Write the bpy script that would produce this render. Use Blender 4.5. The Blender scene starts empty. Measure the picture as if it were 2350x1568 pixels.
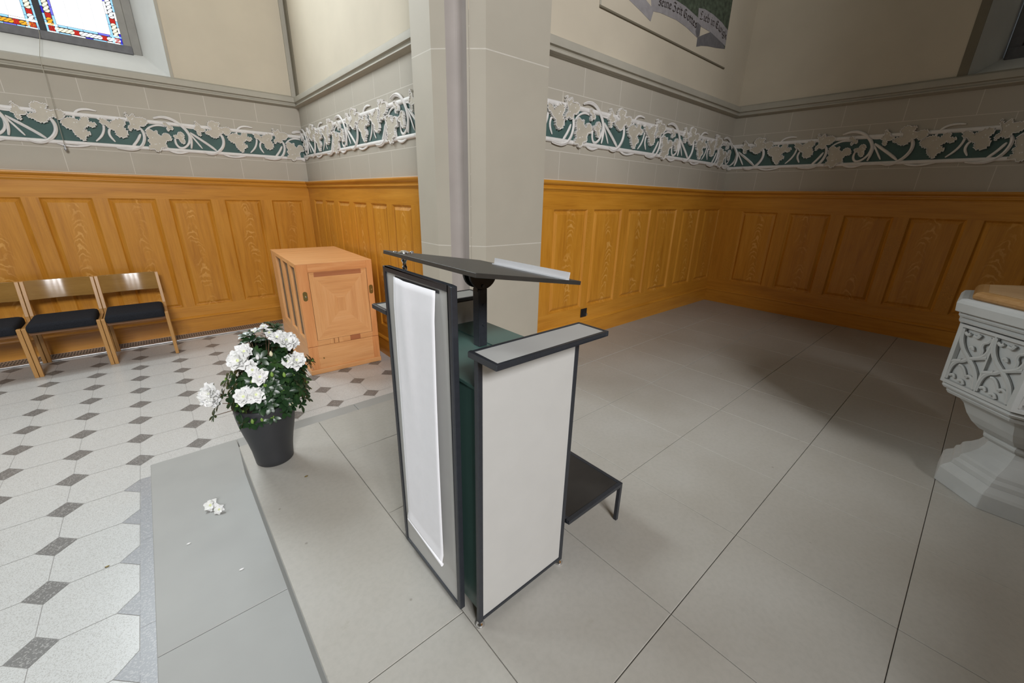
import bpy, bmesh, math, random
from mathutils import Vector, Matrix, Euler
random.seed(7)
C = bpy.context.scene.collection
S = bpy.context.scene
PI = math.pi
sin, cos, rad = math.sin, math.cos, math.radians

# ------------------------------------------------------------------ camera
PITCH, ROLL, YAW = 0.3434, 0.0228, 0.8514
fw = Vector((cos(YAW)*cos(PITCH), sin(YAW)*cos(PITCH), -sin(PITCH)))
rt = Vector((sin(YAW), -cos(YAW), 0)); up = rt.cross(fw)
r_ = cos(ROLL)*rt + sin(ROLL)*up; u_ = -sin(ROLL)*rt + cos(ROLL)*up
cam = bpy.data.cameras.new('camera'); cam.sensor_width = 36; cam.lens = 923.56/2350*36
cam.clip_start = 0.02; cam.clip_end = 60
co = bpy.data.objects.new('camera', cam); C.objects.link(co)
M = Matrix.Identity(4)
for i in range(3):
    M[i][0], M[i][1], M[i][2] = r_[i], u_[i], -fw[i]
M[2][3] = 1.2
co.matrix_world = M; S.camera = co

# ------------------------------------------------------------------ light
S.view_settings.view_transform = 'Standard'; S.view_settings.look = 'None'
S.view_settings.gamma = 1; S.view_settings.use_curve_mapping = False
S.view_settings.exposure = 0.15
S.cycles.use_denoising = True
S.cycles.max_bounces = 8
S.cycles.sample_clamp_indirect = 8
w = bpy.data.worlds.new('overcast_sky'); S.world = w; w.use_nodes = True
w.node_tree.nodes['Background'].inputs[0].default_value = (0.80, 0.9, 1, 1)
w.node_tree.nodes['Background'].inputs[1].default_value = 0.5

def area(name, loc, target, sx, sy, power, col, spread=PI):
    l = bpy.data.lights.new(name, 'AREA'); l.shape = 'RECTANGLE'; l.size = sx; l.size_y = sy
    l.energy = power; l.color = col; l.spread = spread
    o = bpy.data.objects.new(name, l); C.objects.link(o); o.location = loc
    d = Vector(target) - Vector(loc)
    o.rotation_euler = d.to_track_quat('-Z', 'Y').to_euler()
    return o
# daylight entering through the tall windows of the left wall and the gable wall behind the camera
area('window_daylight_visible', (-0.37, 5.52, 4.05), (-0.37, 1.5, 4.05), 1.3, 2.0, 152, (0.90, 0.97, 1.0))
area('window_daylight_nave', (-3.4, 5.45, 3.6), (-2.4, 1.5, 0.6), 1.5, 2.8, 135, (0.88, 0.96, 1.0))
for gx_ in (-2.35, -1.45, -0.55):
    area('window_daylight_gable', (gx_, -5.85, 4.6), (0.5, 2.5, 1.0), 0.62, 2.8, 310, (0.99, 0.985, 1.0))

# ------------------------------------------------------------------ materials
def newmat(name):
    m = bpy.data.materials.new(name); m.use_nodes = True
    nt = m.node_tree; b = nt.nodes['Principled BSDF']
    return m, nt, b
def N(nt, t, **kw):
    n = nt.nodes.new(t)
    for k, v in kw.items(): setattr(n, k, v)
    return n
def ramp(nt, fac, stops):
    r = N(nt, 'ShaderNodeValToRGB'); e = r.color_ramp.elements
    while len(e) < len(stops): e.new(0.5)
    for i, (p, c) in enumerate(stops): e[i].position = p; e[i].color = (*c, 1)
    nt.links.new(fac, r.inputs[0]); return r
def coords(nt, scale=(1, 1, 1), loc=(0, 0, 0), rot=(0, 0, 0), space='Object'):
    t = N(nt, 'ShaderNodeTexCoord'); mp = N(nt, 'ShaderNodeMapping')
    mp.inputs['Scale'].default_value = scale; mp.inputs['Location'].default_value = loc; mp.inputs['Rotation'].default_value = rot
    nt.links.new(t.outputs[space], mp.inputs[0]); return mp.outputs[0]
def noise(nt, vec, scale, detail=4, rough=0.55, dist=0.0):
    n = N(nt, 'ShaderNodeTexNoise'); n.inputs['Scale'].default_value = scale; n.inputs['Detail'].default_value = detail
    n.inputs['Roughness'].default_value = rough; n.inputs['Distortion'].default_value = dist
    nt.links.new(vec, n.inputs['Vector']); return n.outputs['Fac']
def bump(nt, b, fac, strength=0.2, dist=0.002):
    bp = N(nt, 'ShaderNodeBump'); bp.inputs['Strength'].default_value = strength; bp.inputs['Distance'].default_value = dist
    nt.links.new(fac, bp.inputs['Height']); nt.links.new(bp.outputs[0], b.inputs['Normal'])
def mixc(nt, fac, a, b_, mode='MIX'):
    m = N(nt, 'ShaderNodeMix', data_type='RGBA', blend_type=mode)
    for sck, v in ((m.inputs[0], fac), (m.inputs[6], a), (m.inputs[7], b_)):
        if hasattr(v, 'is_linked'): nt.links.new(v, sck)
        elif isinstance(v, (int, float)): sck.default_value = v
        else: sck.default_value = (*v, 1)
    return m.outputs[2]
def plain(name, col, rough=0.5, metal=0.0, vary=0.06, scale=12, spec=0.5, bmp=0.0, trans=0.0):
    m, nt, b = newmat(name); v = coords(nt); f = noise(nt, v, scale, 3)
    lo = tuple(max(0, c*(1-vary)) for c in col); hi = tuple(min(1, c*(1+vary)) for c in col)
    r = ramp(nt, f, ((0.3, lo), (0.7, hi))); nt.links.new(r.outputs[0], b.inputs['Base Color'])
    b.inputs['Roughness'].default_value = rough; b.inputs['Metallic'].default_value = metal
    b.inputs['Specular IOR Level'].default_value = spec
    if trans: b.inputs['Transmission Weight'].default_value = trans
    if bmp: bump(nt, b, noise(nt, v, scale*20, 3), bmp, 0.001)
    return m
def speckled(name, base, dots, amount, scale, rough=0.4, cloud=0.05):
    m, nt, b = newmat(name); v = coords(nt)
    vo = N(nt, 'ShaderNodeTexVoronoi'); vo.inputs['Scale'].default_value = scale; nt.links.new(v, vo.inputs['Vector'])
    f = N(nt, 'ShaderNodeSeparateColor'); nt.links.new(vo.outputs['Color'], f.inputs[0])
    r = ramp(nt, f.outputs[0], ((1-amount-0.05, base), (1-amount+0.05, dots)))
    cl = noise(nt, v, 2.2, 5)
    r2 = ramp(nt, cl, ((0.3, (1-cloud,)*3), (0.7, (1+0*cloud,)*3)))
    nt.links.new(mixc(nt, 1.0, r.outputs[0], r2.outputs[0], 'MULTIPLY'), b.inputs['Base Color'])
    b.inputs['Roughness'].default_value = rough
    return m
def oak(name, dark, mid, light, axis='Z', rough=0.33, figure=1.0):
    m, nt, b = newmat(name)
    sc = {'Z': (9, 9, 0.8), 'X': (0.8, 9, 9), 'Y': (9, 0.8, 9)}[axis]
    v = coords(nt, sc); n1 = noise(nt, v, 2.0, 6, 0.6, 0.4)
    sc2 = {'Z': (60, 60, 2.5), 'X': (2.5, 60, 60), 'Y': (60, 2.5, 60)}[axis]
    n2 = noise(nt, coords(nt, sc2), 2.0, 2)
    r = ramp(nt, n1, ((0.25, dark), (0.5, mid), (0.78, light)))
    col = mixc(nt, 0.25, r.outputs[0], ramp(nt, n2, ((0.3, dark), (0.7, light))).outputs[0])
    if figure:
        # flame figure down the middle of each board
        wv = N(nt, 'ShaderNodeTexWave', wave_type='BANDS', bands_direction=axis); wv.inputs['Scale'].default_value = 9.0
        wv.inputs['Distortion'].default_value = 16; wv.inputs['Detail'].default_value = 3; wv.inputs['Detail Scale'].default_value = 2.2; wv.inputs['Detail Roughness'].default_value = 0.6
        nt.links.new(coords(nt, {'Z': (1.6, 1.6, 1.0), 'X': (1, 1.6, 1.6), 'Y': (1.6, 1, 1.6)}[axis]), wv.inputs['Vector'])
        msk = ramp(nt, noise(nt, coords(nt, {'Z': (5.5, 5.5, 1.5), 'X': (1.5, 5.5, 5.5), 'Y': (5.5, 1.5, 5.5)}[axis]), 1.0, 2), ((0.55, (0, 0, 0)), (0.66, (0.8*figure,)*3)))
        wr = ramp(nt, wv.outputs['Fac'], ((0.35, tuple(c*0.86 for c in mid)), (0.55, tuple(min(1, c*1.22) for c in light)), (0.75, tuple(c*0.86 for c in mid))))
        col = mixc(nt, msk.outputs[0], col, wr.outputs[0])
    nt.links.new(col, b.inputs['Base Color']); b.inputs['Roughness'].default_value = rough
    bump(nt, b, n2, 0.08, 0.0006)
    return m
def blockwall(name, axis, phase, face, line):
    """painted ashlar: thin pale joints every 0.45 m, courses 0.195 m"""
    m, nt, b = newmat(name); t = N(nt, 'ShaderNodeTexCoord'); sp = N(nt, 'ShaderNodeSeparateXYZ'); nt.links.new(t.outputs['Object'], sp.inputs[0])
    cb = N(nt, 'ShaderNodeCombineXYZ')
    ad = N(nt, 'ShaderNodeMath', operation='ADD'); ad.inputs[1].default_value = phase; nt.links.new(sp.outputs[axis], ad.inputs[0])
    az = N(nt, 'ShaderNodeMath', operation='ADD'); az.inputs[1].default_value = -1.725+0.195*20; nt.links.new(sp.outputs[2], az.inputs[0])
    nt.links.new(ad.outputs[0], cb.inputs[0]); nt.links.new(az.outputs[0], cb.inputs[1])
    br = N(nt, 'ShaderNodeTexBrick'); br.offset = 0.5; br.inputs['Scale'].default_value = 1; br.inputs['Brick Width'].default_value = 0.45
    br.inputs['Row Height'].default_value = 0.195; br.inputs['Mortar Size'].default_value = 0.0028; br.inputs['Mortar Smooth'].default_value = 0.3
    br.inputs['Color1'].default_value = (*face, 1); br.inputs['Color2'].default_value = (*(c*0.975 for c in face), 1); br.inputs['Mortar'].default_value = (*line, 1)
    nt.links.new(cb.outputs[0], br.inputs['Vector'])
    cl = ramp(nt, noise(nt, coords(nt), 3.0, 5), ((0.3, (0.95, 0.95, 0.95)), (0.7, (1, 1, 1))))
    nt.links.new(mixc(nt, 1.0, br.outputs['Color'], cl.outputs[0], 'MULTIPLY'), b.inputs['Base Color'])
    b.inputs['Roughness'].default_value = 0.75; bump(nt, b, noise(nt, coords(nt), 180, 3), 0.06, 0.001)
    return m
def emit(name, col, s):
    m = bpy.data.materials.new(name); m.use_nodes = True; nt = m.node_tree; nt.nodes.clear()
    e = N(nt, 'ShaderNodeEmission'); e.inputs[0].default_value = (*col, 1); e.inputs[1].default_value = s
    o = N(nt, 'ShaderNodeOutputMaterial'); nt.links.new(e.outputs[0], o.inputs[0]); return m

STONE = (0.44, 0.405, 0.335); LINE = (0.60, 0.57, 0.50)
mat = {}
mat['blockX'] = blockwall('painted_stone_blocks_x', 0, -2.638+4.5+0.0, STONE, LINE)
mat['blockA'] = blockwall('painted_stone_blocks_left', 0, 0.234+9.0, STONE, LINE)
mat['blockY'] = blockwall('painted_stone_blocks_y', 1, 9.1, STONE, LINE)
mat['cream'] = plain('cream_plaster', (0.565, 0.505, 0.395), 0.85, vary=0.035, scale=3, bmp=0.08)
mat['unseen'] = plain('dark_low_bounce', (0.10, 0.09, 0.075), 0.85)  # walls and ceiling out of view, darkened to weaken bounce light
mat['trim'] = plain('grey_stone_trim', (0.40, 0.375, 0.31), 0.7, vary=0.05, scale=5)
mat['dtrim'] = plain('dark_olive_trim', (0.17, 0.15, 0.105), 0.7, vary=0.05, scale=5)
mat['pier'] = plain('smooth_pier_stone', (0.445, 0.41, 0.335), 0.7, vary=0.035, scale=3, bmp=0.05)
mat['shaft'] = plain('lilac_grey_shaft_paint', (0.37, 0.335, 0.31), 0.7, vary=0.05, scale=5)
mat['joint'] = plain('pale_joint_line', LINE, 0.8)
mat['reveal'] = plain('pale_window_reveal', (0.76, 0.77, 0.73), 0.8, vary=0.04, scale=4)
OD, OM, OL = (0.40, 0.152, 0.013), (0.56, 0.24, 0.023), (0.64, 0.30, 0.042)
mat['oakZ'] = oak('golden_oak_upright', OD, OM, OL, 'Z')
mat['oakX'] = oak('golden_oak_rail_x', OD, OM, OL, 'X', figure=0)
mat['oakY'] = oak('golden_oak_rail_y', OD, OM, OL, 'Y', figure=0)
def oakpanel(name, gi):
    """upright oak board with flame figure down its middle; gi = generated axis across the board"""
    m = oak(name, OD, OM, OL, 'Z', 0.33, 0); nt = m.node_tree; b = nt.nodes['Principled BSDF']
    old = b.inputs['Base Color'].links[0].from_socket
    mth = lambda op, a, c=0.0: (lambda n: [nt.links.new(v, n.inputs[i]) if hasattr(v, 'is_linked') else setattr(n.inputs[i], 'default_value', v) for i, v in enumerate((a, c))] and n.outputs[0])(N(nt, 'ShaderNodeMath', operation=op))
    t = N(nt, 'ShaderNodeTexCoord'); sg = N(nt, 'ShaderNodeSeparateXYZ'); nt.links.new(t.outputs['Generated'], sg.inputs[0])
    so_ = N(nt, 'ShaderNodeSeparateXYZ'); nt.links.new(t.outputs['Object'], so_.inputs[0])
    oi = N(nt, 'ShaderNodeObjectInfo')
    wob = noise(nt, coords(nt, (1.2, 1.2, 2.5)), 1.4, 2)
    g_ = mth('ADD', mth('ADD', sg.outputs[gi], -0.5), mth('MULTIPLY', mth('ADD', mth('MULTIPLY', oi.outputs['Random'], 0.4), mth('ADD', wob, -0.70)), 0.55))
    g2 = mth('MULTIPLY', g_, g_)
    ph = mth('ADD', mth('MULTIPLY', so_.outputs[2], 95.0), mth('ADD', mth('MULTIPLY', g2, 330.0), mth('ADD', mth('MULTIPLY', oi.outputs['Random'], 40.0), mth('MULTIPLY', noise(nt, coords(nt, (9, 9, 7)), 1.0, 4), 26.0))))
    sn = mth('SINE', ph)
    msk = mth('MULTIPLY', ramp(nt, g2, ((0.0, (1, 1, 1)), (0.022, (0, 0, 0)))).outputs[0], ramp(nt, noise(nt, coords(nt, (2, 2, 4)), 1.3, 2), ((0.40, (0, 0, 0)), (0.56, (1, 1, 1)))).outputs[0])
    lit = ramp(nt, sn, ((0.35, tuple(c*0.86 for c in OM)), (0.75, (0.80, 0.45, 0.13)))).outputs[0]
    nt.links.new(mixc(nt, mth('MULTIPLY', msk, 0.5), old, lit), b.inputs['Base Color']); return m
mat['panelX'] = oakpanel('oak_panel_flame_x', 0); mat['panelY'] = oakpanel('oak_panel_flame_y', 1)
mat['teal'] = plain('teal_frieze_ground', (0.058, 0.115, 0.105), 0.7, vary=0.12, scale=8)
mat['frieze'] = plain('off_white_frieze_paint', (0.73, 0.71, 0.68), 0.6, vary=0.04, scale=20)
mat['leafpaint'] = plain('buff_leaf_paint', (0.50, 0.46, 0.375), 0.6, vary=0.05, scale=20)
mat['slab'] = None
m, nt, b = newmat('pale_sandstone_slabs'); v = coords(nt)
n1 = noise(nt, v, 1.3, 6, 0.6); n2 = noise(nt, v, 60, 2); n3 = noise(nt, v, 7, 5, 0.7)
c1 = ramp(nt, n1, ((0.3, (0.375, 0.355, 0.31)), (0.7, (0.44, 0.43, 0.395))))
c2 = ramp(nt, n2, ((0.25, (0.93,)*3), (0.6, (1, 1, 1))))
c3 = ramp(nt, n3, ((0.22, (0.86, 0.84, 0.78)), (0.36, (1, 1, 1))))
cc = mixc(nt, 1.0, mixc(nt, 1.0, c1.outputs[0], c2.outputs[0], 'MULTIPLY'), c3.outputs[0], 'MULTIPLY')
vo = N(nt, 'ShaderNodeTexVoronoi'); vo.inputs['Scale'].default_value = 7; vo.inputs['Randomness'].default_value = 1; nt.links.new(v, vo.inputs['Vector'])
c4 = ramp(nt, vo.outputs['Distance'], ((0.02, (0.45, 0.42, 0.36)), (0.045, (1, 1, 1))))
cc = mixc(nt, 0.6, cc, mixc(nt, 1.0, cc, c4.outputs[0], 'MULTIPLY'))
nt.links.new(cc, b.inputs['Base Color']); b.inputs['Roughness'].default_value = 0.5
bump(nt, b, n2, 0.05, 0.001); mat['slab'] = m
mat['step'] = plain('grey_sandstone_step', (0.345, 0.35, 0.335), 0.5, vary=0.07, scale=2.5, bmp=0.05)
mat['gap'] = plain('dark_joint', (0.19, 0.18, 0.155), 0.9)
mat['tile'] = speckled('pale_terrazzo', (0.62, 0.635, 0.625), (0.47, 0.475, 0.46), 0.25, 420, 0.30)
mat['dot'] = speckled('dark_grey_terrazzo', (0.175, 0.175, 0.17), (0.34, 0.34, 0.33), 0.2, 240, 0.35)
mat['border'] = speckled('blue_grey_terrazzo', (0.33, 0.345, 0.365), (0.43, 0.44, 0.45), 0.25, 240, 0.35)
mat['grout'] = plain('grout', (0.44, 0.435, 0.42), 0.9)
mat['grille'] = plain('galvanised_grille', (0.42, 0.42, 0.42), 0.38, 0.8)
mat['hole'] = plain('grille_holes', (0.03, 0.03, 0.03), 0.9)
mat['anthracite'] = plain('anthracite_powder_coat', (0.032, 0.036, 0.044), 0.36, 0.25, 0.1, 90, bmp=0.05)
mat['laminate'] = plain('light_grey_laminate', (0.50, 0.50, 0.48), 0.42, vary=0.02)
mat['green'] = plain('grey_green_lacquer', (0.058, 0.115, 0.10), 0.30, vary=0.03)
mat['deskblack'] = plain('charcoal_desk_board', (0.030, 0.029, 0.026), 0.42, vary=0.1, scale=40)
mat['black'] = plain('black_plastic', (0.012, 0.012, 0.013), 0.4)
mat['rubber'] = plain('black_rubber_mat', (0.021, 0.019, 0.017), 0.6, vary=0.25, scale=9)
mat['chrome'] = plain('chrome', (0.75, 0.75, 0.76), 0.12, 1.0, 0.0)
mat['acryl'] = plain('clear_white_acrylic', (0.80, 0.81, 0.83), 0.15, vary=0.01, trans=0.35)
mat['cloth'] = plain('white_linen', (0.91, 0.91, 0.94), 0.9, vary=0.015, scale=30, bmp=0.15)
mat['beech'] = oak('pale_beech', (0.42, 0.21, 0.06), (0.50, 0.265, 0.08), (0.56, 0.31, 0.11), 'Z', 0.38, 0)
mat['beechX'] = oak('oiled_beech_back', (0.25, 0.135, 0.035), (0.31, 0.17, 0.045), (0.36, 0.20, 0.06), 'X', 0.11, 0)
mat['seatrail'] = oak('dark_seat_rail', (0.16, 0.07, 0.025), (0.20, 0.09, 0.03), (0.24, 0.11, 0.04), 'X', 0.4, 0)
mat['fabric'] = plain('charcoal_blue_fabric', (0.021, 0.023, 0.028), 0.95, vary=0.2, scale=150, bmp=0.2, spec=0.1)
pd, pm, pl = (0.62, 0.275, 0.095), (0.76, 0.385, 0.15), (0.83, 0.47, 0.215)
mat['pearX'] = oak('reddish_pine_x', pd, pm, pl, 'X', 0.4, 0)
mat['pearZ'] = oak('reddish_pine_z', pd, pm, pl, 'Z', 0.4, 0)
mat['pearY'] = oak('reddish_pine_y', pd, pm, pl, 'Y', 0.4, 0)
mat['pearR'] = oak('dark_red_pine', (0.38, 0.13, 0.05), (0.44, 0.16, 0.065), (0.48, 0.20, 0.085), 'X', 0.4, 0)
rd = 0.92
mat['pearS'] = oak('redder_pine_stile', tuple(c*k for c, k in zip(pd, (.95,.80,.72))), tuple(c*k for c, k in zip(pm, (.97,.84,.76))), tuple(c*k for c, k in zip(pl, (.97,.86,.80))), 'Z', 0.4, 0)
mat['pearT'] = oak('redder_pine_rail', tuple(c*k for c, k in zip(pd, (.95,.80,.72))), tuple(c*k for c, k in zip(pm, (.97,.86,.80))), tuple(c*k for c, k in zip(pl, (.97,.88,.84))), 'X', 0.4, 0)
mat['brass'] = plain('aged_brass', (0.33, 0.25, 0.09), 0.35, 0.9, 0.15, 60)
mat['dark'] = plain('dark_interior', (0.05, 0.03, 0.018), 0.8)
mat['pipe'] = plain('grey_brown_pipe_wood', (0.22, 0.15, 0.09), 0.6, vary=0.3, scale=25)
mat['pot'] = plain('matt_anthracite_pot', (0.030, 0.031, 0.034), 0.42, vary=0.05)
mat['soil'] = plain('peat_soil', (0.02, 0.013, 0.008), 0.95, vary=0.4, scale=60)
m, nt, b = newmat('azalea_leaf'); oi = N(nt, 'ShaderNodeTexCoord')
f = noise(nt, oi.outputs['Object'], 22, 2)
nt.links.new(ramp(nt, f, ((0.3, (0.010, 0.028, 0.012)), (0.55, (0.020, 0.052, 0.018)), (0.8, (0.045, 0.10, 0.022)))).outputs[0], b.inputs['Base Color'])
b.inputs['Roughness'].default_value = 0.32; mat['leaf'] = m
mat['newleaf'] = plain('fresh_yellow_green_leaf', (0.20, 0.34, 0.06), 0.45, vary=0.2, scale=40)
mat['stem'] = plain('brown_twig', (0.10, 0.06, 0.03), 0.8)
m, nt, b = newmat('white_petal'); b.inputs['Base Color'].default_value = (0.86, 0.86, 0.84, 1); b.inputs['Roughness'].default_value = 0.6
f = noise(nt, coords(nt), 60, 2); nt.links.new(ramp(nt, f, ((0.3, (0.80, 0.81, 0.77)), (0.6, (0.89, 0.89, 0.88)))).outputs[0], b.inputs['Base Color'])
b.inputs['Subsurface Weight'].default_value = 0.15; b.inputs['Subsurface Radius'].default_value = (0.01, 0.01, 0.008); mat['petal'] = m
mat['cream_bud'] = plain('cream_bud', (0.75, 0.70, 0.48), 0.6, vary=0.1)
mat['centre'] = plain('yellow_green_throat', (0.70, 0.76, 0.40), 0.6, vary=0.05)
mat['fontstone'] = plain('light_grey_font_stone', (0.40, 0.41, 0.40), 0.75, vary=0.08, scale=6, bmp=0.1)
mat['lid'] = oak('font_lid_oak', (0.26, 0.15, 0.065), (0.36, 0.225, 0.11), (0.45, 0.31, 0.17), 'Y', 0.3, 0)
mat['lidX'] = oak('font_lid_edge_oak', (0.25, 0.125, 0.04), (0.33, 0.18, 0.065), (0.40, 0.24, 0.10), 'Y', 0.22, 0)
mat['lead'] = plain('dark_lead', (0.018, 0.020, 0.024), 0.6)
mat['winframe'] = plain('slate_window_frame', (0.13, 0.13, 0.135), 0.6, vary=0.15, scale=20)
mat['winjamb'] = plain('grey_window_stone', (0.30, 0.29, 0.26), 0.7, vary=0.08, scale=10)
mat['darkglass'] = plain('unlit_leaded_glass', (0.012, 0.013, 0.014), 0.25)
mat['ribbon'] = plain('grey_lilac_ribbon_paint', (0.30, 0.285, 0.29), 0.8, vary=0.12, scale=18)
mat['ribbondark'] = plain('dark_grey_ribbon_paint', (0.135, 0.13, 0.135), 0.8, vary=0.15, scale=18)
mat['muralgreen'] = plain('dark_green_foliage_paint', (0.065, 0.085, 0.055), 0.8, vary=0.55, scale=22)
mat['ink'] = plain('dark_brown_lettering', (0.045, 0.032, 0.028), 0.8)
mat['pane_white'] = emit('bright_clear_glass', (0.95, 0.98, 1.0), 1.3)
mat['pane_ltblue'] = emit('pale_blue_glass', (0.33, 0.66, 1.0), 1.15)
mat['pane_blue'] = emit('cobalt_glass', (0.05, 0.04, 0.62), 1.0)
mat['pane_violet'] = emit('violet_blue_glass', (0.20, 0.19, 0.85), 1.0)
mat['pane_red'] = emit('ruby_glass', (0.72, 0.03, 0.02), 0.95)
mat['pane_amber'] = emit('amber_glass', (0.95, 0.48, 0.04), 0.95)
mat['pane_cream'] = emit('straw_glass', (1.0, 0.93, 0.68), 1.15)

# ------------------------------------------------------------------ mesh helpers
def wmat(o):
    m = Matrix.LocRotScale(o.location, o.rotation_euler, o.scale)
    return wmat(o.parent) @ m if o.parent else m
class MB:
    def __init__(s): s.v = []; s.f = []; s.m = []; s.M = None
    def vert(s, p):
        p = Vector(p); s.v.append(s.M @ p if s.M else p); return len(s.v)-1
    def face(s, pts, mi=0):
        s.f.append([s.vert(p) for p in pts]); s.m.append(mi)
    def box(s, x0, x1, y0, y1, z0, z1, mi=0):
        c = [s.vert(p) for p in ((x0,y0,z0),(x1,y0,z0),(x1,y1,z0),(x0,y1,z0),(x0,y0,z1),(x1,y0,z1),(x1,y1,z1),(x0,y1,z1))]
        for q in ((0,3,2,1),(4,5,6,7),(0,1,5,4),(1,2,6,5),(2,3,7,6),(3,0,4,7)): s.f.append([c[i] for i in q]); s.m.append(mi)
        return s
    def rings(s, rr, cap=True, closed=True, mi=0):
        ids = [[s.vert(p) for p in r] for r in rr]; n = len(ids[0])
        for a, b in zip(ids, ids[1:]):
            for i in range(n if closed else n-1):
                j = (i+1) % n; s.f.append([a[i], a[j], b[j], b[i]]); s.m.append(mi)
        if cap: s.f.append(ids[0][::-1]); s.m.append(mi); s.f.append(ids[-1]); s.m.append(mi)
        return s
    def tube(s, pts, r, n=8, mi=0, flat=None, cap=True):
        """round bar along pts; r number or list; flat=(normal, factor) squashes it along a direction"""
        P = [Vector(p) for p in pts]; rr = []
        for i, p in enumerate(P):
            t = (P[min(i+1, len(P)-1)] - P[max(i-1, 0)]).normalized()
            if flat: a = Vector(flat[0]).normalized(); b = t.cross(a).normalized(); k = flat[1]
            else:
                a = t.orthogonal().normalized() if i == 0 else (pa - t*pa.dot(t)).normalized()
                b = t.cross(a); k = 1.0
            pa = a; ri = r[i] if isinstance(r, (list, tuple)) else r
            rr.append([p + a*(ri*k*cos(2*PI*j/n)) + b*(ri*sin(2*PI*j/n)) for j in range(n)])
        return s.rings(rr, cap, mi=mi)
    def lathe(s, prof, n=32, c=(0, 0), ph=0.0, mi=0, cap=True):
        return s.rings([[(c[0]+R*cos(ph+2*PI*j/n), c[1]+R*sin(ph+2*PI*j/n), z) for j in range(n)] for R, z in prof], cap, mi=mi)
    def prism(s, outline, fn, d0, d1, mi=0, inset=1.0):
        """outline [(s,z)] extruded from d0 to d1 through fn(s,z,d)"""
        cx = sum(p[0] for p in outline)/len(outline); cz = sum(p[1] for p in outline)/len(outline)
        a = [fn(x, z, d0) for x, z in outline]; b = [fn(cx+(x-cx)*inset, cz+(z-cz)*inset, d1) for x, z in outline]
        return s.rings([a, b], mi=mi)
    def build(s, name, mats, parent=None, bevel=0.0, smooth=False, seg=2, angle=40, world=True):
        me = bpy.data.meshes.new(name); me.from_pydata([tuple(v) for v in s.v], [], s.f)
        for mm in (mats if isinstance(mats, (list, tuple)) else [mats]): me.materials.append(mm)
        for p, mi in zip(me.polygons, s.m): p.material_index = mi
        bm = bmesh.new(); bm.from_mesh(me); bmesh.ops.recalc_face_normals(bm, faces=bm.faces)
        if bevel: bmesh.ops.remove_doubles(bm, verts=bm.verts, dist=1e-6)
        bm.to_mesh(me); bm.free()
        o = bpy.data.objects.new(name, me); C.objects.link(o)
        if parent:
            o.parent = parent
            if world: me.transform(wmat(parent).inverted())
        if bevel:
            md = o.modifiers.new('bevel', 'BEVEL'); md.width = bevel; md.segments = seg; md.limit_method = 'ANGLE'; md.angle_limit = rad(angle)
        if smooth:
            for p in me.polygons: p.use_smooth = True
            if smooth != 'all':
                try: me.set_sharp_from_angle(angle=rad(45))
                except Exception: pass
        return o
def empty(name, loc=(0, 0, 0), rz=0.0):
    o = bpy.data.objects.new(name, None); C.objects.link(o); o.location = loc; o.rotation_euler = (0, 0, rz); o.empty_display_size = 0.1; return o
def tag(o, label, cat, group=None, kind=None):
    o['label'] = label; o['category'] = cat
    if group: o['group'] = group
    if kind: o['kind'] = kind
    return o
def struct(o, label, cat): return tag(o, label, cat, None, 'structure')
def copy_tree(o, parent=None):
    c = o.copy(); C.objects.link(c)
    if parent: c.parent = parent
    for ch in list(o.children): copy_tree(ch, c)
    return c
def chaikin(p, closed=True, it=1):
    for _ in range(it):
        q = []; n = len(p)
        for i in range(n if closed else n-1):
            a, b = Vector(p[i]), Vector(p[(i+1) % n]); q += [a*0.75+b*0.25, a*0.25+b*0.75]
        if not closed: q = [Vector(p[0])] + q + [Vector(p[-1])]
        p = [tuple(x) for x in q]
    return p
def sweep(path, prof, side):
    """profile [(d,z)] along a plan polyline; d measured to the given side (+1 left); mitred corners"""
    P = [Vector((p[0], p[1])) for p in path]; R = []
    for i, p in enumerate(P):
        ns = []
        if i > 0: t = (P[i]-P[i-1]).normalized(); ns.append(Vector((-t.y, t.x))*side)
        if i < len(P)-1: t = (P[i+1]-P[i]).normalized(); ns.append(Vector((-t.y, t.x))*side)
        n = ns[0] if len(ns) == 1 else (ns[0]+ns[1])/(1+ns[0].dot(ns[1]))
        R.append([(p.x+n.x*d, p.y+n.y*d, z) for d, z in prof])
    return R

# ------------------------------------------------------------------ the setting
ZL, ZS = -0.314, -0.157
yA, xB, yC, xD = 5.591, 1.556, 2.264, 5.311
XL, YR, ZC = -7.0, -6.0, 6.2            # far wall, gable wall, ceiling (out of view)
# upper platform of sandstone slabs
xs = [0.484, 0.971, 1.457, 1.936, 2.414, 2.89, 3.36, 3.84, 4.31, 4.79, 5.311]
ys = [-2.4, -2.02, -1.55, -1.08, -0.60, -0.133, 0.334, 0.805, 1.28, 1.787, 2.172]
mb = MB(); g = 0.0011
mb.box(0.106, 0.5, -6, 2.172, ZL, -0.012, 2); mb.box(0.112, 5.4, -6, 2.165, ZL, -0.006, 1)
mb.box(1.6, 5.4, 2.0, 2.30, ZL, -0.004, 1)
random.seed(3)
def slab(x0, x1, y0, y1): mb.box(x0+g, x1-g, y0+g, y1-g, -0.0125, 0.0, 0)
slab(0.106, 0.484, 0.75, 2.172); slab(0.106, 0.484, -1.2, 0.75); slab(0.106, 0.484, -6, -1.2)
for j in range(len(ys)-1):
    off = random.choice((0, 0, -0.05, 0.02)) if j > 7 or j < 3 else (0.0 if j != 5 else 0.0)
    for i in range(len(xs)-1):
        y1 = ys[j+1]
        if j == len(ys)-2 and xs[i] > 1.2: y1 = 2.30
        x0 = xs[i] + (off if i else 0); x1 = xs[i+1] + (off if i < len(xs)-2 else 0)
        slab(x0, x1, ys[j], y1)
for i in range(len(xs)-1): slab(xs[i], xs[i+1], -6, -2.4)
fl = mb.build('floor', [mat['slab'], mat['gap'], mat['step']], bevel=0.0015, seg=1)
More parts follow.
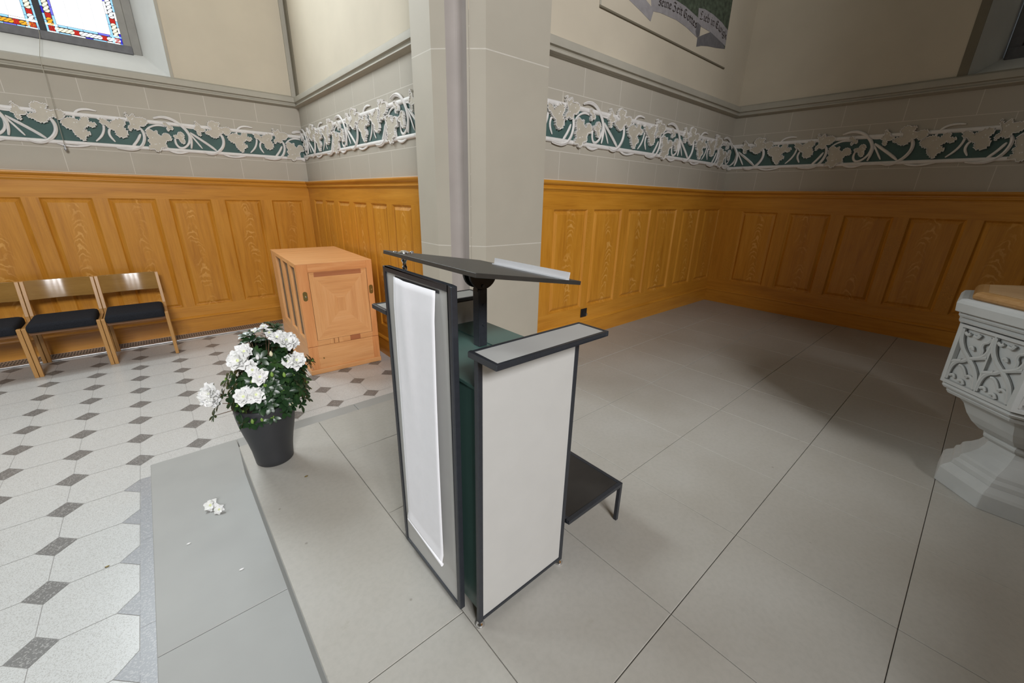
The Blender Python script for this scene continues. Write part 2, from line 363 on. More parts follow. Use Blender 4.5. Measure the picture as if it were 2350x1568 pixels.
struct(fl, 'pale sandstone slab floor of the raised platform under the lectern', 'floor')
# lower tread in front of and behind the platform
mb = MB()
for x0, x1, y0, y1 in ((-0.259, 0.3, 1.330, 2.552), (-0.259, 0.3, -0.2, 1.330), (-0.259, 0.3, -2.2, -0.2), (-0.259, 0.3, -6, -2.2)):
    if y1 > 2.5:
        Lp = [(-0.259+g, y0+g), (0.2, y0+g), (0.2, 2.1), (0.1215, 2.1), (0.1215, y1), (-0.259+g, y1)]
        mb.rings([[(px_, py_, z) for px_, py_ in Lp] for z in (ZL-0.02, ZS)])
        mb.box(0.1245, 0.8, 2.0, y1, ZL-0.02, ZS); mb.box(0.8+2*g, 1.47, 2.0, y1, ZL-0.02, ZS)
    else: mb.box(-0.259+g, 0.2, y0+g, y1-g, ZL-0.02, ZS)
st = mb.build('floor_step', mat['step'], bevel=0.002, seg=1)
struct(st, 'low grey stone step running along the platform edge', 'step')
# terrazzo nave floor: cut-corner tiles with dark dots
mb = MB(); px, py, a = 0.281, 0.291, 0.066
X0, Y0 = -0.613+px, 2.943-0.291
mb.face([(XL, YR, ZL-0.0012), (1.6, YR, ZL-0.0012), (1.6, 5.7, ZL-0.0012), (XL, 5.7, ZL-0.0012)], 3)
gx = 0.0013
for i in range(-17, 8):
    for j in range(-14, 11):
        x, y = X0+i*px, Y0+j*py            # lattice node carrying a dot
        near = (x > X0+0.5*px and y < 2.5)
        # tile to the upper right of the node
        if not (x+px*0.5 > X0 and y+py*0.5 < 2.2):
            P = [(x+a, y), (x+px-a, y), (x+px, y+a), (x+px, y+py-a), (x+px-a, y+py), (x+a, y+py), (x, y+py-a), (x, y+a)]
            cx, cy = x+px/2, y+py/2; k = 1-2*gx/px
            mb.face([(cx+(p[0]-cx)*k, cy+(p[1]-cy)*k, ZL) for p in P], 0)
        if x < X0+0.01 or y > 2.5:
            mb.face([(x-a+gx, y, ZL), (x, y-a+gx, ZL), (x+a-gx, y, ZL), (x, y+a-gx, ZL)], 1)
# blue-grey border strip beside the step
yb = Y0+a
for y0, y1 in ((2.163, yb), (1.649, 2.163), (1.13, 1.649), (0.6, 1.13), (0.08, 0.6), (-0.44, 0.08), (-2, -0.44), (YR, -2)):
    mb.face([(X0+gx, y0+gx, ZL+0.0006), (-0.2, y0+gx, ZL+0.0006), (-0.2, y1, ZL+0.0006), (X0+gx, y1, ZL+0.0006)], 2)
for k in range(0, 12):                     # half dots melt into the strip
    y = Y0-k*py
    mb.face([(X0-a+gx, y, ZL+0.0003), (X0, y-a+gx, ZL+0.0003), (X0+gx, y, ZL+0.0003), (X0, y+a-gx, ZL+0.0003)], 2)
nf = mb.build('floor_nave', [mat['tile'], mat['dot'], mat['border'], mat['grout']])
struct(nf, 'light terrazzo floor of cut-corner tiles with small dark grey squares', 'floor')

# walls -------------------------------------------------------------
ZM0, ZM1 = 2.105, 2.222
def wallface(mb, fn, s0, s1, z0, z1, mi): mb.face([fn(s0, z0, 0), fn(s1, z0, 0), fn(s1, z1, 0), fn(s0, z1, 0)], mi)
fA = lambda s, z, d=0: (s, yA-d, z)
fB = lambda s, z, d=0: (xB-d, s, z)
fC = lambda s, z, d=0: (s, yC-d, z)
fD = lambda s, z, d=0: (xD-d, s, z)
# wall A with splayed window niche
NX0, NX1, NZ0, NZ1 = -1.18, 0.458, 2.190, 5.2      # niche in the wall face
IX0, IX1, IZ0, IZ1, DEP = -1.01, 0.280, 2.467, 4.95, -0.45
mb = MB()
wallface(mb, fA, XL, xB, ZL-0.05, ZM1-0.03, 0)
wallface(mb, fA, XL, NX0, ZM1-0.03, ZC, 1); wallface(mb, fA, NX1, xB, ZM1-0.03, ZC, 1); wallface(mb, fA, NX0, NX1, NZ1, ZC, 1)
o_ = [(NX0, NZ0), (NX1, NZ0), (NX1, NZ1), (NX0, NZ1)]; i_ = [(IX0, IZ0), (IX1, IZ0), (IX1, IZ1), (IX0, IZ1)]
for k in range(4):
    a0, a1, b1, b0 = o_[k], o_[(k+1) % 4], i_[(k+1) % 4], i_[k]
    mb.face([fA(*a0, 0), fA(*a1, 0), fA(*b1, DEP), fA(*b0, DEP)], 2)
wl = mb.build('wall_left', [mat['blockA'], mat['cream'], mat['reveal']])
struct(wl, 'left wall with painted stone courses, cream plaster and the stained glass window', 'wall')
mb = MB()
wallface(mb, fB, 2.5, yA, ZL-0.05, ZM1-0.03, 0); wallface(mb, fB, 2.5, yA, ZM1-0.03, ZC, 1)
wm = mb.build('wall_middle', [mat['blockY'], mat['cream']]); struct(wm, 'short bright wall between the left corner and the pier', 'wall')
mb = MB()
wallface(mb, fC, 1.6, xD, -0.05, ZM1-0.03, 0); wallface(mb, fC, 1.6, xD, ZM1-0.03, ZC, 1)
wc = mb.build('wall_chapel', [mat['blockX'], mat['cream']]); struct(wc, 'wall right of the pier with the painted inscription', 'wall')
# wall D with the unlit window
DY1, DY0, DZ0, DZ1 = 0.50, -1.14, 2.19, 5.2
EY1, EY0, EZ0, EZ1 = 0.33, -0.97, 2.41, 4.95
mb = MB()
wallface(mb, fD, -2.4, yC, -0.05, ZM1-0.03, 0)
wallface(mb, fD, DY1, yC, ZM1-0.03, ZC, 1); wallface(mb, fD, -2.4, DY0, ZM1-0.03, ZC, 1); wallface(mb, fD, DY0, DY1, DZ1, ZC, 1)
o_ = [(DY0, DZ0), (DY1, DZ0), (DY1, DZ1), (DY0, DZ1)]; i_ = [(EY0, EZ0), (EY1, EZ0), (EY1, EZ1), (EY0, EZ1)]
for k in range(4):
    a0, a1, b1, b0 = o_[k], o_[(k+1) % 4], i_[(k+1) % 4], i_[k]
    mb.face([fD(*a0, 0), fD(*a1, 0), fD(*b1, DEP), fD(*b0, DEP)], 2)
wd = mb.build('wall_right', [mat['blockY'], mat['cream'], mat['reveal']]); struct(wd, 'dim right wall with the unlit window', 'wall')
# out of view: chapel flank, gable wall, far nave wall, ceiling
mb = MB()
mb.face([(1.10, -2.4, ZL), (xD, -2.4, ZL), (xD, -2.4, ZC), (1.10, -2.4, ZC)])  # flank wall edge placed to keep gable light off the right wall
mb.face([(1.10, -2.4, ZL), (1.10, YR, ZL), (1.10, YR, ZC), (1.10, -2.4, ZC)])
struct(mb.build('wall_flank', mat['unseen']), 'darkened unseen flank wall with its edge set to shade the side chapel', 'wall')
mb = MB(); mb.face([(XL, YR, ZL), (1.5, YR, ZL), (1.5, YR, ZC), (XL, YR, ZC)])
struct(mb.build('wall_rear', mat['unseen']), 'darkened gable wall behind the viewer', 'wall')
mb = MB(); mb.face([(XL, YR, ZL), (XL, yA, ZL), (XL, yA, ZC), (XL, YR, ZC)])
struct(mb.build('wall_far', mat['unseen']), 'darkened wall at the far side of the nave', 'wall')
mb = MB(); mb.face([(XL, YR, ZC), (xD, YR, ZC), (xD, 5.7, ZC), (XL, 5.7, ZC)])
struct(mb.build('ceiling', mat['unseen']), 'darkened ceiling high above the chapel', 'ceiling')

# panelled oak screen added out of view to shade the floor on the right
mb = MB(); mb.box(0.36, 3.4, -1.60, -1.555, 0, 1.40); mb.box(0.33, 3.43, -1.62, -1.535, 1.40, 1.445); mb.box(0.34, 3.42, -1.61, -1.545, 0, 0.15)
for k in range(6): mb.box(0.42+0.50*k, 0.85+0.50*k, -1.557, -1.548, 0.24, 1.28)
struct(mb.build('shade_screen', mat['oakZ'], bevel=0.004), 'low panelled oak screen added behind the viewer to shade the floor', 'screen')
# pier --------------------------------------------------------------
PA, PB, PC_, PD_ = (1.449, 2.668), (1.447, 2.430), (1.674, 2.198), (2.186, 2.190)
S1, S2 = (1.506, 2.364), (1.592, 2.276)
dv = Vector((S2[0]-S1[0], S2[1]-S1[1])); L_ = dv.length; dv /= L_; nv = Vector((dv.y, -dv.x))
if nv.dot(Vector((-1, -1))) < 0: nv = -nv
arc = []
for k in range(13):
    t = k/12; q = Vector(S1)+dv*(L_*t) - nv*(0.040*sin(PI*t)); arc.append((q.x, q.y))
plan = [(1.60, 2.668), PA, PB, S1] + arc[1:-1] + [S2, PC_, PD_, (2.186, 2.35), (1.7, 2.7)]
mb = MB(); n = len(plan); lv = [ZL, 0.884, 0.890, 2.004, 2.010, ZC]
for z0, z1, mi in zip(lv, lv[1:], (0, 1, 0, 1, 0)):
    for k in range(n):
        p, q = plan[k], plan[(k+1) % n]
        sh = 3 <= k < 3+13-1
        mb.face([(p[0], p[1], z0), (q[0], q[1], z0), (q[0], q[1], z1), (p[0], p[1], z1)], 2 if sh else mi)
pr = mb.build('pier_column', [mat['pier'], mat['joint'], mat['shaft']], smooth=True)
struct(pr, 'smooth grey stone pier with a hollow groove behind the lectern', 'pier')

# stringcourse --------------------------------------------------------
prof = [(0, ZM1+0.004), (0.040, ZM1-0.012), (0.046, ZM1-0.02), (0.046, 2.158), (0.030, 2.152), (0.026, 2.143), (0.030, 2.134), (0.040, 2.130), (0.042, 2.122), (0.034, 2.116), (0.020, 2.114), (0.015, 2.108), (0, 2.104)]
def trim(name, path, prof, side, m, label, cat='moulding'):
    o = MB().rings(sweep(path, prof, side), True, True).build(name, m, smooth=True); return struct(o, label, cat)
trim('trim_1', [(XL, yA), (xB, yA), (xB, 2.6)], prof, -1, mat['trim'], 'grey stone string course round the left corner', 'moulding')
trim('trim_2', [(1.95, yC), (xD, yC), (xD, -2.4)], prof, -1, mat['trim'], 'grey stone string course over the right hand walls', 'moulding')
# upright corner strips and window borders
def strip(name, fn, s0, s1, z0, z1, d, m, label):
    mb = MB(); c = [(s0, z0), (s1, z0), (s1, z1), (s0, z1)]
    mb.rings([[fn(*p, -0.002) for p in c], [fn(*p, d) for p in c]]); return struct(mb.build(name, m), label, 'moulding')
strip('trim_3', fA, 1.500, xB, ZM1-0.004, ZC, 0.020, mat['trim'], 'pale upright strip in the left corner')
strip('trim_4', fB, yA-0.105, yA-0.001, ZM1-0.004, ZC, 0.014, mat['dtrim'], 'dark upright strip in the left corner')
strip('trim_5', fA, 0.438, 0.462, ZM1-0.03, ZC, 0.012, mat['trim'], 'narrow grey border beside the stained glass window')
strip('trim_6', fD, 0.485, 0.545, ZM1-0.03, ZC, 0.014, mat['dtrim'], 'dark upright border beside the unlit window')

# stained glass window -------------------------------------------------
yG = yA+0.43
wroot = empty('window_1', (-0.365, yG, IZ0)); struct(wroot, 'stained glass window of two lights with jewelled borders', 'window')
mb = MB()
mb.box(IX0-0.02, 0.217, yG-0.04, yG+0.03, 2.440, 2.508)
mb.box(IX0, IX0+0.10, yG-0.02, yG+0.03, 2.50, IZ1)
fr = mb.build('window_frame', mat['winframe'], wroot, bevel=0.004)
mb = MB(); mb.box(0.158, 0.215, yG-0.03, yG+0.03, 2.505, IZ1); mb.box(0.213, 0.285, yG-0.012, yG+0.03, 2.45, IZ1)
mb.build('window_jamb', mat['winjamb'], wroot, bevel=0.006)
mb = MB(); mb.box(-0.388, -0.346, yG-0.03, yG+0.03, 2.505, IZ1)
mb.build('mullion', mat['lead'], wroot, bevel=0.004)
random.seed(11)
def light(x0, x1, z0, z1):
    gm = ['pane_white', 'pane_ltblue', 'pane_blue', 'pane_violet', 'pane_red', 'pane_amber', 'pane_cream', 'lead']
    ix = {k: i for i, k in enumerate(gm)}; mb = MB(); y = yG+0.010; e = 0.0018
    mb.face([(x0, y+0.004, z0), (x1, y+0.004, z0), (x1, y+0.004, z1), (x0, y+0.004, z1)], ix['lead'])
    def rect(a, b, c, d, m): mb.face([(a+e, y, c+e), (b-e, y, c+e), (b-e, y, d-e), (a+e, y, d-e)], ix[m])
    def disc(cx, cz, rx, rz, m, ang):
        for h in (0, 1):                      # a round quarry split by a slanting lead
            P = []
            for k in range(9):
                t = PI*k/8 + (PI if h else 0); P.append((cos(t), 0.10*(1 if not h else -1)+sin(t)*0.9))
            mb.face([(cx+rx*(p[0]*cos(ang)-p[1]*sin(ang)), y, cz+rz*(p[0]*sin(ang)+p[1]*cos(ang))) for p in P], ix[m])
    b1, b2, b3 = 0.016, 0.056, 0.074          # outer strip, jewel strip, inner strip
    # inner field: clear quarries
    n = 4; X = [x0+b3+(x1-x0-2*b3)*k/n for k in range(n+1)]
    for k in range(n):
        zz = z0+b3
        while zz < z1-b3:
            h = 0.5; mb.face([(X[k]+0.0006, y, zz+0.0006), (X[k+1]-0.0006, y, zz+0.0006), (X[k+1]-0.0006, y, min(zz+h, z1-b3)-0.0006), (X[k]+0.0006, y, min(zz+h, z1-b3)-0.0006)], 0); zz += h
    # strips along each side: list of (along-start, along-end, mapping)
    def run(L, f, top):
        pos = 0.0; 
        while pos < L:                         # outer strip
            w_ = random.choice((0.05, 0.075, 0.095)); q = min(pos+w_, L)
            f(pos, q, 0.0, b1, random.choice(('pane_ltblue', 'pane_blue', 'pane_violet', 'pane_ltblue', 'pane_white'))); pos = q
        pos = 0.0
        while pos < L:
            w_ = random.choice((0.06, 0.08, 0.10)); q = min(pos+w_, L)
            f(pos, q, b2, b3, random.choice(('pane_ltblue', 'pane_violet', 'pane_white', 'pane_ltblue'))); pos = q
    def side(f2):
        def g_(a, b, c, d, m): f2(a, b, c, d, m)
        return g_
    W, H = x1-x0, z1-z0
    run(W, lambda a, b, c, d, m: rect(x0+a, x0+b, z0+c, z0+d, m), 0)
    run(H, lambda a, b, c, d, m: rect(x0+c, x0+d, z0+a, z0+b, m), 0)
    run(H, lambda a, b, c, d, m: rect(x1-d, x1-c, z0+a, z0+b, m), 0)
    def jewels(L, pt):
        pos = b1; k = random.randint(0, 3); colr = random.choice(('pane_amber', 'pane_cream'))
        while pos < L-0.01:
            if k % 6 == 0 or pos == b1:
                cx, cz = pt(pos+0.019); rect(cx-0.019, cx+0.019, cz-0.019, cz+0.019, 'pane_red')
                for s_ in (-0.0065, 0.0065):
                    mb.face([(cx+s_-0.0008, y-0.001, cz-0.019), (cx+s_+0.0008, y-0.001, cz-0.019), (cx+s_+0.0008, y-0.001, cz+0.019), (cx+s_-0.0008, y-0.001, cz+0.019)], ix['lead'])
                    mb.face([(cx-0.019, y-0.001, cz+s_-0.0008), (cx+0.019, y-0.001, cz+s_-0.0008), (cx+0.019, y-0.001, cz+s_+0.0008), (cx-0.019, y-0.001, cz+s_+0.0008)], ix['lead'])
                pos += 0.041; colr = random.choice(('pane_amber', 'pane_cream', 'pane_white'))
            else:
                cx, cz = pt(pos+0.0145); disc(cx, cz, 0.0195, 0.0155, colr, 0.6); pos += 0.029
            k += 1
    m_ = (b1+b2)/2
    jewels(W-b1, lambda t: (x0+t, z0+m_)); jewels(H, lambda t: (x0+m_, z0+t)); jewels(H, lambda t: (x1-m_, z0+t))
    return mb.build('stained_glass_light', [mat[k] for k in gm], wroot)
light(-0.346, 0.158, 2.512, 4.75); light(-0.90, -0.388, 2.512, 4.75)
# the unlit window on the right
xG = xD+0.43
w2 = empty('window_2', (xG, 0.25, EZ0)); struct(w2, 'unlit dark window high on the right wall', 'window')
mb = MB(); mb.face([(xG, EY0, EZ0), (xG, EY1, EZ0), (xG, EY1, EZ1), (xG, EY0, EZ1)]); mb.build('dark_pane', mat['darkglass'], w2)
mb = MB(); mb.box(xG-0.05, xG, 0.255, 0.335, EZ0-0.05, EZ1); mb.box(xG-0.07, xG-0.02, EY0, EY1, EZ0-0.05, EZ0+0.045)
mb.build('window_frame', mat['winframe'], w2, bevel=0.006)

# oak wainscot ---------------------------------------------------------
def wainscot(name, fn, s0, s1, panels, zf, zb, zp0, zp1, oakrail, label, endcap=None):
    """panels: list of (s0,s1); zf floor, zb top of base board, zp0/zp1 panel opening"""
    root = empty(name, fn((s0+s1)/2, zf, 0)); struct(root, label, 'wainscot')
    d0 = 0.020
    mb = MB(); R = lambda a, b, c, d, mi=0: mb.face([fn(a, c, d0), fn(b, c, d0), fn(b, d, d0), fn(a, d, d0)], mi)
    R(s0, s1, zb-0.02, zp0, 0); R(s0, s1, zp1, 1.262, 0)
    edges = [s0] + [e for p in panels for e in p] + [s1]
    for a, b in zip(edges[0::2], edges[1::2]):
        R(a, b, zp0, zp1, 1)
    for a in (s0, s1): mb.face([fn(a, zf, -0.01), fn(a, 1.26, -0.01), fn(a, 1.26, d0), fn(a, zf, d0)], 1)
    mb.build('oak_frame', [oakrail, mat['oakZ']], root)
    for a, b in panels:
        mb = MB()
        def ring(i, d): return [fn(a+i, zp0+i, d), fn(b-i, zp0+i, d), fn(b-i, zp1-i, d), fn(a+i, zp1-i, d)]
        mb.rings([ring(0, d0), ring(0.004, d0-0.003), ring(0.012, d0-0.012), ring(0.018, d0-0.015), ring(0.042, d0-0.002)], cap=False)
        mb.f.append([mb.vert(p) for p in ring(0.042, d0-0.002)]); mb.m.append(0)
        mb.build('oak_panel', mat['panelX'] if oakrail is mat['oakX'] else mat['panelY'], root)
    # base board with moulded top, and cap rail
    def bar(nm, prof):
        q = [[fn(s_, z, d) for d, z in prof] for s_ in (s0, s1)]
        return MB().rings(q).build(nm, oakrail, root, smooth=True)
    bar('base_board', [(-0.01, zf), (0.032, zf), (0.032, zb-0.025), (0.038, zb-0.02), (0.038, zb-0.012), (0.028, zb-0.002), (0.019, zb+0.004), (-0.01, zb+0.004)])
    bar('cap_rail', [(-0.02, 1.250), (0.023, 1.252), (0.026, 1.262), (0.036, 1.268), (0.036, 1.276), (0.028, 1.282), (0.030, 1.294), (0.042, 1.300), (0.050, 1.310), (0.052, 1.322), (0.048, 1.329), (-0.02, 1.329)])
    return root
pA = [(-6.2+0.45*k, -5.86+0.45*k) for k in range(10)] + [(-1.69, -1.35), (-1.245, -0.805), (-0.70, -0.362), (-0.26, 0.091), (0.192, 0.544), (0.665, 1.010), (1.121, 1.455)]
wainscot('trim_7', fA, XL, xB, pA, ZL, -0.125, -0.010, 1.112, mat['oakX'], 'golden oak wainscot of tall raised panels along the left wall')
wainscot('trim_8', fB, 2.69, yA, [(2.961, 3.288), (3.395, 3.724), (3.831, 4.147), (4.254, 4.564), (4.694, 4.978), (5.075, 5.388)], ZL, -0.125, -0.010, 1.127, mat['oakY'], 'golden oak wainscot behind the reddish wooden chest')
wainscot('trim_9', fC, 2.2, xD, [(2.363, 2.768), (2.853, 3.255), (3.359, 3.745), (3.858, 4.244), (4.375, 4.760), (4.885, 5.270)], 0, 0.165, 0.285, 1.122, mat['oakX'], 'golden oak wainscot right of the pier')
wainscot('trim_10', fD, -2.4, yC, [(-2.32, -1.96), (-1.84, -1.47), (-1.36, -0.99), (-0.88, -0.51), (-0.40, -0.03), (0.075-0.0, 0.44)][:0] + [(-2.25, -1.87), (-1.77, -1.39), (-1.29, -0.91), (-0.82, -0.44), (-0.30, 0.075), (0.171, 0.539), (0.646, 1.025), (1.129, 1.504), (1.620, 1.985)], 0, 0.165, 0.285, 1.105, mat['oakY'], 'dark oak wainscot on the right wall behind the font')

# carved vine frieze -----------------------------------------------------
LEAF = {"tall": [[-0.063, 1.872], [-0.045, 1.841], [-0.027, 1.854], [-0.011, 1.867], [0.004, 1.84], [0.026, 1.839], [0.064, 1.836], [0.088, 1.812], [0.072, 1.784], [0.041, 1.761], [0.022, 1.759], [0.005, 1.727], [-0.034, 1.738], [-0.058, 1.713], [-0.067, 1.749], [-0.048, 1.77], [-0.049, 1.796], [-0.061, 1.824]], "small": [[0.195, 1.817], [0.226, 1.821], [0.239, 1.803], [0.271, 1.775], [0.263, 1.755], [0.243, 1.757], [0.226, 1.741], [0.216, 1.757], [0.224, 1.782], [0.196, 1.794]], "big": [[0.063, 1.741], [0.096, 1.744], [0.116, 1.731], [0.138, 1.74], [0.142, 1.711], [0.165, 1.693], [0.181, 1.718], [0.212, 1.722], [0.232, 1.704], [0.238, 1.665], [0.201, 1.653], [0.186, 1.628], [0.187, 1.6], [0.149, 1.585], [0.138, 1.564], [0.101, 1.549], [0.088, 1.568], [0.065, 1.566], [0.04, 1.572], [0.065, 1.613], [0.052, 1.647], [0.066, 1.664], [0.053, 1.694]], "curl": [[0.257, 1.707], [0.287, 1.718], [0.298, 1.739], [0.328, 1.746], [0.345, 1.728], [0.34, 1.691], [0.344, 1.667], [0.331, 1.637], [0.305, 1.651], [0.293, 1.678], [0.269, 1.684]], "side": [[0.458, 1.86], [0.476, 1.843], [0.495, 1.829], [0.502, 1.805], [0.532, 1.788], [0.512, 1.765], [0.489, 1.759], [0.486, 1.726], [0.459, 1.735], [0.454, 1.767], [0.435, 1.781], [0.452, 1.816]], "multi": [[0.558, 1.828], [0.568, 1.862], [0.609, 1.879], [0.63, 1.869], [0.664, 1.865], [0.654, 1.834], [0.675, 1.82], [0.704, 1.832], [0.746, 1.824], [0.743, 1.773], [0.709, 1.752], [0.681, 1.77], [0.651, 1.755], [0.622, 1.722], [0.58, 1.722], [0.556, 1.741], [0.525, 1.754], [0.538, 1.78], [0.578, 1.793], [0.578, 1.813]], "hang": [[0.714, 1.744], [0.753, 1.774], [0.794, 1.782], [0.832, 1.765], [0.858, 1.797], [0.894, 1.793], [0.897, 1.762], [0.937, 1.751], [0.914, 1.716], [0.882, 1.722], [0.853, 1.697], [0.885, 1.665], [0.85, 1.635], [0.832, 1.599], [0.799, 1.622], [0.776, 1.655], [0.768, 1.681], [0.728, 1.703]], "droop": [[0.967, 1.8], [1.004, 1.795], [1.031, 1.776], [1.065, 1.797], [1.12, 1.812], [1.141, 1.778], [1.122, 1.744], [1.141, 1.696], [1.112, 1.653], [1.06, 1.662], [1.049, 1.702], [1.018, 1.721], [0.996, 1.746], [0.971, 1.752]]}
STEM = {"s1": [[[-0.007, 1.771], [0.019, 1.747], [0.035, 1.715], [0.036, 1.669], [0.016, 1.613], [-0.023, 1.57], [-0.075, 1.552], [-0.137, 1.553], [-0.185, 1.56]], 0.0225], "s2": [[[0.011, 1.697], [-0.02, 1.64], [-0.076, 1.574]], 0.0199], "s3": [[[0.049, 1.724], [0.08, 1.758], [0.124, 1.782], [0.172, 1.79], [0.217, 1.781]], 0.0146], "s4": [[[0.158, 1.657], [0.179, 1.627], [0.187, 1.584], [0.219, 1.559], [0.28, 1.547], [0.357, 1.569]], 0.0199], "s5": [[[0.134, 1.845], [0.187, 1.863], [0.241, 1.863], [0.292, 1.845], [0.34, 1.807], [0.374, 1.763], [0.394, 1.712], [0.395, 1.655], [0.381, 1.6]], 0.0252], "s6": [[[0.378, 1.751], [0.385, 1.695], [0.372, 1.645], [0.331, 1.604], [0.29, 1.597], [0.265, 1.627], [0.264, 1.675], [0.284, 1.705]], 0.0186], "s7": [[[0.391, 1.744], [0.43, 1.683], [0.475, 1.608]], 0.0146], "s8": [[[0.4, 1.749], [0.476, 1.692], [0.542, 1.643], [0.595, 1.597]], 0.0225], "s9": [[[0.34, 1.807], [0.393, 1.789], [0.466, 1.793]], 0.0133], "s10": [[[0.617, 1.801], [0.656, 1.764], [0.675, 1.715], [0.666, 1.654], [0.626, 1.6], [0.573, 1.565], [0.519, 1.561], [0.477, 1.579]], 0.0252], "s11": [[[0.963, 1.855], [0.906, 1.863], [0.847, 1.852], [0.813, 1.818], [0.798, 1.778], [0.811, 1.737]], 0.0172], "s12": [[[0.637, 1.57], [0.712, 1.545], [0.811, 1.553], [0.891, 1.581]], 0.0159], "s13": [[[0.904, 1.604], [0.955, 1.653], [0.984, 1.718], [0.984, 1.776], [0.946, 1.802]], 0.0172], "s14": [[[1.066, 1.753], [1.018, 1.721], [1.002, 1.666], [1.034, 1.61]], 0.0172]}
PER = 1.218
def frieze(name, fn, lo, hi, phase, dirn, dz, label):
    """fn(s,z,d); motif runs left to right: s = phase + dirn*(motif x)"""
    root = empty(name, fn((lo+hi)/2, 1.7, 0)); struct(root, label, 'frieze')
    zb0, zb1, zt0, zt1 = 1.572+dz, 1.605+dz, 1.805+dz, 1.840+dz
    mb = MB(); c = [(lo, zb1-0.005), (hi, zb1-0.005), (hi, zt0+0.005), (lo, zt0+0.005)]
    mb.face([fn(*p, 0.003) for p in c]); mb.build('teal_band', mat['teal'], root)
    for z0, z1 in ((zb0, zb1), (zt0, zt1)):
        mb = MB(); r = (z1-z0)/2; zc = (z0+z1)/2
        mb.rings([[fn(s_, zc+r*cos(PI*2*k/12), max(0.0, 0.004+0.012*sin(PI*2*k/12))) for k in range(12)] for s_ in (lo, hi)])
        mb.build('rail_bar', mat['frieze'], root, smooth=True)
    mbS = MB(); nrm = Vector(fn(0, 0, 1)) - Vector(fn(0, 0, 0)); nrm.normalize()
    kk0 = int(math.floor(min((lo-phase)*dirn, (hi-phase)*dirn)/PER))-1; kk1 = int(math.ceil(max((lo-phase)*dirn, (hi-phase)*dirn)/PER))+1
    for k in range(kk0, kk1):
        for nm, (pts, wd_) in STEM.items():
            P = [(phase+dirn*(p[0]+k*PER), p[1]+dz+0.012) for p in pts]
            P = [q for q in chaikin(P, False, 2)]
            if min(p[0] for p in P) < lo or max(p[0] for p in P) > hi: 
                P = [p for p in P if lo <= p[0] <= hi]
                if len(P) < 3: continue
            n = len(P); W = [wd_*0.56*min(1, 0.45+2.2*min(i, n-1-i)/n) for i in range(n)]
            d_ = 0.012 if nm in ('s1', 's5', 's10') else 0.008
            # two parallel strands make a grooved vine
            mbS.tube([fn(p[0], p[1], d_) for p in P], W, 8, flat=(nrm, 0.55))
            if wd_ > 0.02:
                mbS.tube([fn(p[0], p[1]+0.004, d_+0.006) for p in P], [x*0.42 for x in W], 6, flat=(nrm, 0.7))
        for nm, pts in LEAF.items():
            P = [(phase+dirn*(p[0]+k*PER), p[1]+dz+0.012) for p in pts]
            if min(p[0] for p in P) < lo or max(p[0] for p in P) > hi: continue
            # scalloped outline: soft corners and a small bump on each long edge
            cx0 = Vector((sum(p[0] for p in P)/len(P), sum(p[1] for p in P)/len(P)))
            Q = []; n = len(P); ar = sum(P[i][0]*P[(i+1) % n][1]-P[(i+1) % n][0]*P[i][1] for i in range(n)); sg = 1 if ar > 0 else -1
            P2 = []
            for i in range(n):              # deepen the notches, draw the lobes out
                a_, p, c_ = Vector(P[i-1]), Vector(P[i]), Vector(P[(i+1) % n])
                cr = ((p-a_).x*(c_-p).y-(p-a_).y*(c_-p).x)*sg
                mid = (a_+c_)/2
                P2.append(tuple(p + (p-mid)*(0.22 if cr < 0 else 0.16)))
            P = P2
            for i in range(n):
                p, q = Vector(P[i]), Vector(P[(i+1) % n]); e = q-p; L = e.length; no = Vector((e.y, -e.x)).normalized()*sg
                Q.append(tuple(p+e*0.14))
                if L > 0.026: Q.append(tuple(p+e*0.32+no*L*0.17)); Q.append(tuple(p+e*0.50-no*L*0.06)); Q.append(tuple(p+e*0.68+no*L*0.17))
                Q.append(tuple(p+e*0.86))
            bm = bmesh.new(); fc = bm.faces.new([bm.verts.new(fn(*p, 0.005)) for p in Q])
            ex = bmesh.ops.extrude_face_region(bm, geom=[fc]); top = [f for f in ex['geom'] if isinstance(f, bmesh.types.BMFace)][0]
            bmesh.ops.translate(bm, verts=top.verts[:], vec=nrm*0.021)
            if fc.is_valid: bm.faces.remove(fc)
            bmesh.ops.recalc_face_normals(bm, faces=bm.faces[:])
            if top.normal.dot(nrm) < 0: bmesh.ops.reverse_faces(bm, faces=bm.faces[:])
            bmesh.ops.inset_individual(bm, faces=[top], thickness=0.0048, depth=0.0)
            bmesh.ops.inset_individual(bm, faces=[top], thickness=0.0015, depth=-0.005)
            top.material_index = 1
            mb = MB(); vi = {}
            for f in bm.faces: mb.face([v.co for v in f.verts], f.material_index)
            bm.free(); cx = sum(p[0] for p in P)/len(P); cz = sum(p[1] for p in P)/len(P)
            rnd = random.Random(len(nm)*7+len(pts))
            for q in range(4):                # small bosses and a vein on the leaf
                p = P[rnd.randrange(len(P))]; bx, bz = cx+(p[0]-cx)*0.45, cz+(p[1]-cz)*0.45
                mb.rings([[fn(bx+r_b*cos(PI*j/4), bz+r_b*sin(PI*j/4), dd) for j in range(8)] for r_b, dd in ((0.007, 0.015), (0.005, 0.021), (0.002, 0.023))], mi=0)
            mb.build('vine_leaf', [mat['frieze'], mat['leafpaint']], root)
    mbS.build('vine_stem', mat['frieze'], root, smooth='all')
    return root
frieze('trim_11', fA, -2.9, xB-0.002, 0.094, 1, -0.012, 'white vine leaf frieze on teal along the left wall')
frieze('trim_12', fB, 2.6, yA-0.002, 3.334, -1, 0.012, 'white vine leaf frieze on teal on the short middle wall')
frieze('trim_13', fC, 2.1, xD-0.002, 2.497, 1, 0.012, 'white vine leaf frieze on teal right of the pier')
frieze('trim_14', fD, -1.6, yC-0.002, 1.350, -1, -0.010, 'shaded vine leaf frieze on teal along the right wall')

